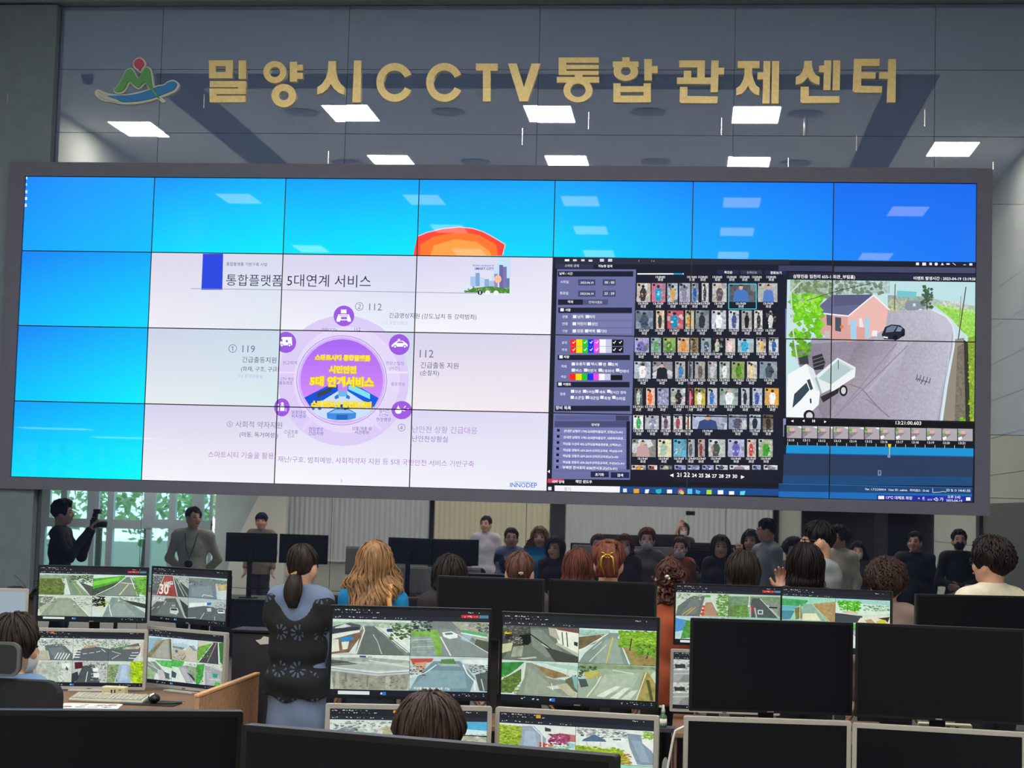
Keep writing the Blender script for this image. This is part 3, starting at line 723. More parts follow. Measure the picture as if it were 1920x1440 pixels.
# search window, left pane
ui = '''
P 2a2d42 68,45 1440,52 1440,82 66,78;P 6c70a2 78,108 540,110 505,1345 45,1340;P 32364e 66,78 480,80 480,104 66,104;P 1a1d30 290,80 482,80 482,104 288,104
T d8dcf0 122 94 82 .01|스마트 관제
T ffffff 318 96 82 .02|지능형 검색
P ffffff 122,50 148,50 148,62 122,62;P d8d8e8 170,50 192,50 192,62 170,62;P d8d8e8 218,50 238,50 238,62 218,62;P d8d8e8 262,52 284,52 284,64 262,64;P d8d8e8 328,48 352,48 352,64 328,64;P d8d8e8 376,48 400,48 400,64 376,64;T f0f0f4 556 64 90 .01|1                  /  1
R 1c2036 82 120 524 152;R 1c2036 84 334 516 366;R 1c2036 80 612 505 642;R 1c2036 76 770 502 802;R 1c2036 64 910 505 942
R 474b74 200 168 302 204;R 474b74 344 168 420 204;R 474b74 200 234 302 270;R 474b74 344 234 420 270
R 1c2036 82 286 228 318;R 50547c 228 286 376 318
R 7a7eae 160 372 516 406;R 7a7eae 160 414 516 448;R 7a7eae 160 456 514 488
R ff2020 154 520 189 560;R f4e000 189 520 225 560;R 20c828 225 520 258 560;R 1830e8 258 520 292 560;R f048e8 292 520 326 560;R f8f8ff 326 520 362 560;R c8c8e8 362 520 398 560;R 10121c 398 522 466 560
R ff2020 154 562 189 600;R f4e000 189 562 225 600;R 20c828 225 562 258 600;R 1830e8 258 562 292 600;R f048e8 292 562 326 600;R f8f8ff 326 562 362 600;R c8c8e8 362 562 398 600;R 10121c 398 564 466 600
R ff2020 150 722 185 760;R f4e000 185 722 221 760;R 20c828 221 722 254 760;R 1830e8 254 722 290 760;R f048e8 290 722 322 760;R f8f8ff 322 722 356 760;R c8c8e8 356 722 390 760;R 10121c 392 730 460 760
R 5c6294 66 968 416 994;R 3a3e60 420 968 500 998;R 4a4f78 62 1000 504 1036;R 7c80ba 58 1040 480 1280;R 16182a 484 1000 504 1285
R 20254a 274 1296 380 1330;R 20254a 392 1300 500 1334
P d83a68 20,1338 118,1342 118,1366 20,1362;P 14161f 118,1344 1440,1366 1440,1385 20,1378;P f4f4f8 62,1378 446,1384 444,1420 62,1414
P 1a4a8c 446,1384 1440,1400 1440,1440 446,1420
T f0f0f8 90 140 78 .02|날짜 / 시간
T e8e8f8 96 190 48 .01|시작일
T e8e8f8 92 256 50 .01|종료일
T ffffff 214 193 76 .01|2023.04.19
T ffffff 212 258 78 .01|2023.04.19
T ffffff 356 193 56 .01|00 : 00
T ffffff 354 258 58 .01|23 : 59
T ffffff 138 307 32 .01|객체
T e0e0f4 262 309 80 .01|전역이벤트
T ffffff 124 354 32 .02|사람
T e8e8f8 106 394 32 .01|성별
T e8e8f8 106 436 32 .01|연령
T e8e8f8 106 478 32 .01|가방
T ffffff 196 394 104 .01|남자     여자
T ffffff 194 436 120 .01|어린이     성인
T ffffff 194 478 174 .01|있음     백팩     기타
T e8e8f8 104 546 30 .01|상의
T e8e8f8 104 588 30 .01|하의
T ffffff 116 630 32 .02|차량
T e8e8f8 100 686 32 .01|객체
T ffffff 186 672 246 .01|승용차     택시     밴     트럭
T ffffff 186 710 310 .01|버스     자전거     오토바이     컨테이
T e8e8f8 98 746 32 .01|색상
T ffffff 112 790 46 .02|이벤트
T e8e8f8 94 848 32 .01|종류
T ffffff 182 834 300 .01|모션     쓰러짐     배회     장시간 정차
T ffffff 180 870 296 .01|소군집     대군집     폭행     쓰러짐
T f0f0f8 68 930 90 .02|장비 목록
T ffffff 278 1028 46 .01|장비명
T ffffff 116 1064 346 .015|산내면 남명리 1795-2(내촌마을입구_단장)(Ch-01)
T ffffff 114 1101 366 .015|산내면 남명리 1795-3(내촌마을입구_내촌복지회관…
T ffffff 112 1139 356 .015|하남읍 수산리 452-2(하남읍복음공원옆_산책로)(C…
T ffffff 112 1176 364 .015|하남읍 양동리 659-20(수산외진교차로_하남읍사무…
T ffffff 110 1210 326 .015|하남읍 양동리 659-20(수산외진교차로)(Ch-03)
T ffffff 110 1247 362 .015|하남읍 양동리 659-20(수산외진교차로_수산)(Ch-01)
T ffffff 108 1279 322 .015|부북면 전사포리 828(전사포교)(Ch-01)
T ffffff 300 1321 52 .02|초기화
T ffffff 430 1325 34 .02|검색
T ffffff 46 1362 72 .02|서버 상태
T ffffff 186 1362 96 .02|메인 윈도우
T 9090a0 118 1408 38 0|찾기
'''
for x, y in ((170, 378), (244, 378), (168, 420), (256, 420), (168, 462), (240, 462), (310, 462), (162, 656), (250, 656), (320, 656), (376, 656), (162, 692), (234, 692), (320, 692), (422, 692), (158, 816), (228, 816), (300, 816), (370, 816), (156, 852), (244, 852), (330, 852), (400, 852), (96, 338), (90, 614), (84, 774)):
    ui += 'R f0f2ff %d %d %d %d\n' % (x, y, x + 20, y + 18)
for k in range(7): ui += 'R 14162a %d %d %d %d;R 565a90 58 %d 480 %d\n' % (76 - k, 1046 + 36 * k, 92 - k, 1062 + 36 * k, 1076 + 36 * k, 1078 + 36 * k)
for y in (537, 580):
    for x in (175, 242, 277, 310, 413, 448): ui += 'L ffffff 4 %d,%d %d,%d %d,%d\n' % (x - 8, y, x - 2, y + 7, x + 8, y - 8)
wall.run(ui, 1020, 470, 1 / 3.1304)
# thumbnails
rows = [(190, 302, '545,625,c8b8a8,3a3a40 632,712,d07898,20a0c8 724,784,b8c4d4,d8a860 794,858,b0b0c4,8a84a0 866,906,8090a0,2060b0 926,966,d8d0c8,404058 988,1072,c8c4c0,605060 1086,1244,5a5a62,4a78c0 1256,1370,b8b8b4,5a80c8'),
        (350, 460, '538,640,8a9ab0,4a5870 658,706,d8c8a8,404040 724,818,c05860,2090c0 830,880,c8c0a0,e0a040 890,968,9098a0,30343c 984,1068,c8ccd8,f0f0f4 1084,1144,d0d4e0,40588c 1160,1220,a8a8a8,202428 1234,1282,d8d8d0,3a3a48 1304,1362,181c24,d8dce0'),
        (510, 598, '532,616,a8a8e0,7c78c0 628,686,90b0b0,60a060 700,772,90b060,4c8a20 784,852,d8b890,e09040 858,906,887858,5a4430 922,980,8aa4b4,485868 990,1050,181c20,c0c8b8 1066,1122,d0c8b8,f4d8e0 1138,1230,a8c8d8,40b0d8 1246,1302,c8c8c0,e8c070 1320,1376,d8d8e0,3060a0'),
        (650, 752, '530,626,b8c4d8,f4f4f8 638,754,8a8a90,20242c 770,828,b8b4b0,4080b8 846,874,8898a8,505860 886,944,a8a8a8,706860 962,1014,98a0a0,c8c8d0 1030,1090,b0b8b0,e0e8e8 1102,1176,90a860,5c9828 1192,1250,d0ccc0,e8c888 1266,1368,8494a4,465464'),
        (806, 908, '532,578,586058,c8d8d8 600,650,e8c0b0,f07030 666,732,a0a4c8,9090b8 744,828,9aa098,282c34 844,876,702838,d87888 884,946,c8b840,f0f0e8 960,1016,c0c4d0,3878c0 1032,1138,a0b0a8,e8f0f4 1158,1206,b8bcc0,303440 1224,1280,b8c8dc,4858a0 1296,1378,e8a840,f4f4f0'),
        (962, 1050, '524,582,e8f0ec,40b060 594,674,b8bcc8,8a94ac 690,742,d0ccd4,685870 760,812,d8d8d8,a04858 832,860,e8e0d8,c88878 872,1074,c0c8e0,3a4a80 1084,1190,9098b0,505870 1206,1272,b0c0d0,203040 1284,1344,6a5848,3c2e24'),
        (1106, 1212, '518,656,8c8c84,c8a0a0 668,748,e0d8b0,a8c8b0 760,836,60b0d0,78a8b8 842,884,a8b0b8,5c6468 904,944,b8a8a0,884848 966,1064,b8bcb8,4c5458 1080,1176,b8b8d8,6868b8 1192,1244,d0c0b0,c84048 1260,1342,a0b090,40a030'),
        (1258, 1286, '514,598,e8e8e8,f0a030 610,664,e8e0e0,c04040 680,752,40443c,b0a888 766,832,a8b0dc,6878b8 840,912,b0b8e0,7080b8 928,996,8890b8,3050a0 1008,1078,e0e4e8,40506c 1090,1206,d8d4d0,9888a0 1222,1272,b8b8d8,5060a0 1290,1370,e8e8f0,8080a8')]
th = 'R f0f0f4 548 132 820 140;R 20a0e8 760 132 815 140\n'
rnd = random.Random(3)
for y0, y1, items in rows:
    for it in items.split():
        x0, x1, bg, fg = it.split(','); x0, x1 = int(x0), int(x1); w, h = x1 - x0, y1 - y0; cx = (x0 + x1) / 2 + rnd.uniform(-.06, .06) * w
        th += 'K %d %d %d %d\nQ %s %d %d %d %d\n' % (x0, y0, x1, y1, bg, x0, y0, x1, y1)
        th += 'S %s %s 9 %d %d %d %d %d\n' % (bg, rnd.choice(('808890', 'd8dce0', 'a8a8a0', '606870')), x0, y0, x1, y1, w * .3)
        if w > 110: th += 'P %s %d,%d %d,%d %d,%d %d,%d %d,%d %d,%d;E %s %d %d %d %d;P 20242c %d,%d %d,%d %d,%d\n' % (fg, cx - w * .3, y1, cx - w * .24, y0 + h * .45, cx - w * .1, y0 + h * .34, cx + w * .1, y0 + h * .34, cx + w * .24, y0 + h * .45, cx + w * .3, y1, 'd8a890', cx, y0 + h * .22, w * .08, h * .16, cx - w * .09, y0 + h * .16, cx, y0 + h * .02, cx + w * .09, y0 + h * .16)
        else: th += 'N %s %d,%d %d,%d %d,%d %d,%d %d,%d %d,%d;E %s %d %d %d %d\nS %s %s 5 %d %d %d %d %d\n' % (fg, cx - w * .18, y0 + h * .95, cx - w * .25, y0 + h * .45, cx - w * .1, y0 + h * .25, cx + w * .14, y0 + h * .28, cx + w * .26, y0 + h * .5, cx + w * .12, y0 + h * .95, rnd.choice(('d8a890', '2a2a30', '3a3434')), cx, y0 + h * .18, w * .12, h * .09, fg, rnd.choice(('f0f0f0', '30343c', 'c0a080')), cx - w * .25, y0 + h * .4, cx + w * .25, y0 + h * .8, w * .12)
        th += 'R 20222a %d %d %d %d\nK\n' % (x0 + 6, y0 + 5, x0 + 20, y0 + 17)
        if y1 < 1250: th += 'T f4f4f8 %d %d 58 .02|13:19:%02d\nT f4f4f8 %d %d 30 .02|모션\n' % (cx - 29, y1 + 14, 59 - int((y0 - 190) / 76), cx - 15, y1 + 31)
for x in (655, 840, 905, 990, 1074, 1150, 1222, 1306): th += 'T f4f4f8 %d 160 56 .02|13:20:02\nT f4f4f8 %d 176 30 .02|모션\n' % (x, x + 13)
th += '''L 40d0e0 5 1085,196 1246,196 1246,342 1084,342 1084,196
R 6a6e9c 1416 340 1434 516;R 8a90c0 1404 985 1420 1092;R 232a4c 1016 112 1144 138;R 30344c 1154 114 1280 138;R 232a4c 1294 116 1424 140
T ffffff 1058 133 48 .02|최신순
T a0a0b0 1190 134 60 .02|등록번호
T ffffff 1328 136 66 .02|경로보기
T ffffff 780 1326 26 .02|21
T ffffff 820 1327 36 .02|22
T ffffff 868 1328 28 .02|24
T ffffff 908 1329 28 .02|25
T ffffff 946 1330 30 .04|26
T ffffff 986 1331 28 .02|27
T ffffff 1026 1332 28 .02|28
T ffffff 1066 1333 28 .02|29
T ffffff 1106 1334 28 .02|30
P ffffff 738,1318 760,1308 760,1330;P ffffff 1178,1328 1156,1318 1156,1340
P e8a428 526,1398 558,1398 558,1424 526,1424;P 20b8c8 656,1402 688,1398 690,1420 672,1428 656,1420;P f4f4f4 722,1402 752,1402 752,1424 722,1424
E e04030 803 1415 18 18;E 30a050 797 1424 11 10;E f4c020 812 1422 10 10;E ffffff 803 1415 8 8;E 4080f0 803 1415 5 5
P 60c8f0 838,1398 870,1398 870,1428 838,1428;P 40b0e0 890,1402 920,1412 910,1430 890,1424;P b0e040 954,1404 984,1404 984,1430 954,1430;P f4f8ff 1020,1406 1052,1406 1052,1430 1020,1430;P f4f8ff 1086,1412 1116,1412 1116,1432 1086,1432;P 60d8f0 1152,1412 1182,1410 1176,1434 1150,1434
P e8ecf4 24,1386 44,1386 44,1406 24,1406;P e0e8f0 464,1396 486,1396 486,1418 464,1418;P f0f0f0 594,1402 618,1400 612,1424 592,1424
P ffffff 20,1296 34,1286 34,1306'''
wall.run(th, 1020, 470, 1 / 3.1304)
# street camera view, time line and task bar
wall.run('''
P 3c4160 0,80 294,82 294,112 0,108;P 474c6c 300,84 1066,92 1066,122 300,114;P 262a40 56,118 1068,130 1068,162 56,152
T ffffff 78 146 335 .015|삼랑진읍 임천리 655-1(회관_부림홀)
T ffffff 728 156 338 .015|이벤트 발생시간 : 2023-04-19 13:19:58
R f0f0f8 742 64 758 78;R f0f0f8 776 64 796 80;R f0f0f8 814 65 828 78;E f0f0f8 851 72 9 9;P f0f0f8 876,78 884,64 892,78;R f0f0f8 906 68 924 76;L f0f0f8 3 940,66 956,78;L f0f0f8 3 998,76 1012,76;R f0f0f8 1030 68 1046 80
K 46 156 1066 922
P c6e4e8 40,150 1070,150 1070,930 40,930
N a6bcae 62,158 300,158 300,250 62,300;N b4ccc8 300,160 600,165 600,230 300,235;P bfe2e6 600,165 1066,170 1066,290 600,260
N a0aea6 590,240 840,250 830,340 590,340;N b8c8c0 820,255 1066,300 1066,330 820,300
P 74c8d0 640,215 745,222 742,252 638,248;P 8896a4 686,268 782,276 790,348 680,340;R dce4e8 725 285 740 300;E f0f0f0 766 322 10 9
S 5c7c60 3c5c44 40 775 195 828 310 14;S 6c8070 889a84 60 300 165 560 232 16;S 8ca078 6c8860 50 90 165 290 255 20;S a8b898 d8c890 30 600 270 690 330 12
L 5c5a54 5 630,180 625,320;L 4a544c 6 800,250 802,340
B a59eb0 c0becc b2acc0 8f8898 180,470 930,470 870,930 40,930
B b0aabc c4c4d2 c0becc a59eb0 560,330 830,316 948,470 285,480;P c4c4d2 825,318 880,340 925,375 945,430 948,500 925,600 880,480
B 8a8292 9890a2 a49cae 8c8494 62,510 520,480 400,640 250,930;B 8c8292 a69eb0 b2acbe 989096 420,500 640,490 520,760 300,760
B aca6b8 c2c0ce bab6c8 aaa4b6 700,490 930,440 850,930 560,930
L 9a92a4 8 640,500 300,900;L b8b4c4 10 720,490 480,760
L 78707c 4 380,720 450,745 540,850 600,900;L 827a88 4 470,800 545,850;L 908898 5 700,510 300,900
N 9cd85a 830,285 1066,335 1066,500 985,430 935,370;N b8dc90 900,290 1066,318 1066,340 880,305;S e8e0e0 c8d0d0 20 880 265 1000 290 8
P 948c80 948,480 1002,470 1020,930 885,930;N 7c7468 965,520 1000,500 1018,930 950,930;P 38382c 1000,480 1024,500 1034,930 1010,930;N 86a838 1022,470 1066,460 1066,930 1034,930;S b8d048 5c8028 60 1028 490 1066 920 12;S 9ad83a 70b020 10 980 900 1010 920 12
L dfe6ee 10 830,318 905,355 940,400 950,450;L dfe6ee 9 950,450 946,520 910,720 878,925;L 8a90a0 3 938,450 934,520 896,720 862,925
L 5c544c 6 1012,195 970,480;L 7a746c 3 985,245 975,400
P d9a6a0 213,332 374,350 372,490 290,482 213,440;P ecbcb4 374,350 510,240 592,318 575,425 480,478 372,492;P 686a90 216,300 290,238 512,236 376,352 213,336;P 5a5c80 300,238 512,236 440,292 300,300
L f4f4f8 7 213,336 376,353 512,240 600,320;P e0a49c 374,400 480,420 478,478 372,492
P a8d2ea 387,378 420,374 420,480 390,486;P a8d2ea 466,362 492,358 490,468 466,474;P 565e6a 258,345 284,350 284,405 260,402;P 4c5460 305,358 338,362 337,438 305,432;R f0f0f0 504 432 532 462;P e8e8ec 434,368 448,364 460,412 436,414;E e88030 341 412 10 10;P c8c0c0 250,432 276,432 274,472 250,470
P 1e2436 556,455 575,412 610,398 655,402 682,425 682,455 640,482 570,478;P 6c7c94 582,418 612,404 640,408 620,438 578,442;P 8090a8 645,408 668,418 660,436 632,436;P e8ecf0 565,462 590,466 590,474 565,470;E 101218 630 470 12 14;E 101218 672 452 8 12
S 86dc30 58b018 130 70 240 235 470 24;S 4c8a20 78c030 50 70 440 170 570 20;S a8e850 90dc38 40 90 245 225 350 16
L d4dcd8 7 120,170 66,225 76,420 105,620
P 3c4044 108,578 156,564 164,612 114,615;P 2e3236 180,572 234,556 252,606 240,640 190,645;L 888c90 3 184,590 238,572;L 888c90 3 186,610 244,592;L 888c90 3 188,630 248,610
P f4f8fa 50,668 148,612 190,640 226,745 216,832 140,905 44,912 44,760;P dde6ec 150,612 190,640 226,745 205,760 175,680;P 384854 74,850 84,775 150,712 166,752 120,806;P 384854 152,700 168,692 186,745 172,755;P 20282c 168,800 176,796 178,822 170,826
P e4eeee 195,680 318,578 416,630 412,682 232,772;P b4ccce 214,690 322,590 402,636 284,722;P f0f4f6 284,722 412,640 412,682 284,765;P c8d8da 322,590 402,636 402,646 322,602;P a4b8ba 195,690 205,680 235,770 226,776
L 5c6870 4 322,590 322,640
E 1c1e22 350 756 22 30;E d4d4dc 350 756 13 19;E 1c1e22 164 890 30 30;E d4d4dc 166 892 18 20;P 2a2c30 225,790 330,740 320,770 240,820
L 4c4650 4 750,668 742,700;L 4c4650 4 768,672 760,705;L 4c4650 4 786,678 778,708;L 4c4650 4 804,682 796,712;L 4c4650 4 820,688 812,718;L 4c4650 4 755,690 748,706;L 4c4650 4 775,700 768,720;L 4c4650 4 795,706 788,726;L 4c4650 3 742,690 815,712
L 30343c 3 150,270 300,222 510,172
K
P 0e1018 40,905 1060,925 1055,960 38,940
T ffffff 632 938 138 .01|13:21:00.603
P ffffff 66,920 80,913 80,927;P ffffff 128,919 140,912 140,926;R ffffff 182 913 187 926;R ffffff 191 913 196 926;P ffffff 258,924 246,917 246,931
P 14161f 30,940 1058,958 1052,1060 28,1050
P 1c94d4 42,1050 1052,1068 1052,1110 40,1092;P 1f5c9c 40,1092 1052,1110 1052,1116 40,1098;P 2c3c5c 28,1100 1052,1116 1048,1222 24,1212;P 1f4c7c 24,1212 1048,1222 1046,1270 20,1262;P 2a6cb0 0,1258 1046,1280 1046,1284 0,1262;P 1c4678 0,1264 1046,1284 1045,1316 0,1300;P 1f6cb8 0,1300 1045,1316 1045,1356 0,1335;P 2030a0 530,1318 1045,1326 1045,1356 530,1348
R 8890a8 536 1186 554 1214;R 2c3c5c 541 1190 549 1208
P f4d820 590,1044 608,1044 606,1058 600,1066 592,1058;L f4d820 3 599,1060 599,1104;E 8890c8 596 1110 9 9
T f0f4f8 466 1293 346 .01|Ver. 1.7.2.230414   User ID : admin   라이센스 : D-66
T f0f4f8 905 1300 130 .01|33 % ◷ 14:41:35
L f0f4f8 2 832,1282 832,1306 868,1304 890,1300 905,1304
P f0f0f4 538,1324 570,1324 570,1342 538,1342
T f4f4f8 580 1340 142 .015|13℃ 대체로 화창
T f4f4f8 752 1348 138 .01|^ 🎙 ▱ ◁) 가
T f4f4f8 912 1336 70 .01|오후 2:42
T f4f4f8 905 1356 86 .01|2023-04-19
R f4f4f8 1012 1332 1036 1350''', 1460, 470, 1 / 2.8804)
tl = ''
for k in range(12):
    x = 44 + 84 * k; y = 945 + 1.5 * k
    tl += 'K %d %d %d %d\nR b0aab0 %d %d %d %d\nN 8a8290 %d,%d %d,%d %d,%d\nS 88c850 5a9038 6 %d %d %d %d 8\nP e0b0a8 %d,%d %d,%d %d,%d %d,%d\nP f4f4f8 %d,%d %d,%d %d,%d %d,%d\nK\nT f4f4f8 %d %d 36 .01|13:%02d\n' % (
        x, y, x + 80, y + 68, x, y, x + 80, y + 68, x, y + 30, x + 50, y + 30, x, y + 68, x, y + 4, x + 16, y + 36, x + 16, y + 14, x + 40, y + 12, x + 40, y + 28, x + 18, y + 30,
        *((x, y + 50, x + 20, y + 42, x + 24, y + 54, x + 6, y + 66) if k > 5 else (x + 60, y + 4, x + 80, y + 4, x + 80, y + 14, x + 60, y + 8)), x + 4, y + 84, 10 + k)
for k in range(19): tl += 'R f4f4f8 %d %d %d %d\n' % (48 + 53 * k, 1034 + k, 50 + 53 * k, 1050 + k)
wall.run(tl, 1460, 470, 1 / 2.8804)

SM = screen_mat()
PLAB = {}
top = ['with tiny desktop icons down its left edge', 'glowing cyan low on its right, above the slide title block', 'with a strip of reflected light at its lower left, above the slide heading', 'with an orange curved shape rising from its lower edge', 'above the search menu, cyan at lower left', 'of even blue, second from the right end of the top row', 'of deep blue at the top right corner of the video wall']
for c in range(7): PLAB[c, 0] = 'blue video wall panel ' + top[c]
for r, t in enumerate(('just below the one with desktop icons', 'in the third row at the left edge of the wall', 'at the bottom left corner of the wall'), 1): PLAB[0, r] = 'blank blue to cyan video wall panel ' + t
PLAB.update({(1, 1): 'white video wall panel with the tall blue title block of the slide', (2, 1): 'white video wall panel with the slide heading and purple police station icon', (3, 1): 'white video wall panel with the small skyline picture',
             (1, 2): 'white video wall panel with the number 119 at its right', (2, 2): 'white video wall panel with the purple disc and yellow lettering', (3, 2): 'white video wall panel with 112 and a patrol car caption',
             (1, 3): 'white video wall panel with the slide caption numbered 5, bottom row', (2, 3): 'white video wall panel with the foot of the purple disc', (3, 3): 'white video wall panel with the blue logo at its lower right',
             (4, 1): 'dark video wall panel with date fields of the search menu', (4, 2): 'dark video wall panel with rows of coloured squares in the search menu', (4, 3): 'dark video wall panel with the list of places and a white search box',
             (5, 1): 'dark video wall panel of thumbnails, one framed in cyan', (5, 2): 'dark video wall panel of thumbnails below the cyan framed one, third row', (5, 3): 'dark video wall panel of thumbnails with page numbers below',
             (6, 1): 'video wall panel with a pink house and black car', (6, 2): 'video wall panel with a white truck bed and drain grating', (6, 3): 'video wall panel with the time line and taskbar clock'})
for r in range(4):
    for c in range(7):
        o = thing('video_wall_panel', ((c + .5) * PW, .05, TOPZ - (r + 1) * PHT), 0, PLAB[c, r], 'display panel', 'video wall display panels')
        ox, oz = (c + .5) * PW, TOPZ - (r + 1) * PHT
        g = .0045
        MB().box(-PW / 2 + .0008, PW / 2 - .0008, -.046, .04, .0008, PHT - .0008).build('housing', m_black, o)
        wall.mesh('screen', SM, o, (c * PW + g, (c + 1) * PW - g, TOPZ - (r + 1) * PHT + g, TOPZ - r * PHT - g), (ox, oz), -.0475)
# surround of the video wall
fl, fr, ft, fb = -.14, 8.625, 4.885, 1.905
mb = MB().box(fl, -.001, -.02, MIRR - .002, fb, ft).box(7 * PW + .001, fr, -.02, MIRR - .002, fb, ft)
mb.box(-.001, 7 * PW + .001, -.02, MIRR - .002, TOPZ + .001, ft).box(-.001, 7 * PW + .001, -.02, MIRR - .002, fb, TOPZ - 4 * PHT - .001)
tag(mb.build('display_surround', m_frame), 'wide charcoal surround framing the whole video wall', 'frame')

# ---------------------------------------------------------------- monitors
MW, MH = .614, .348
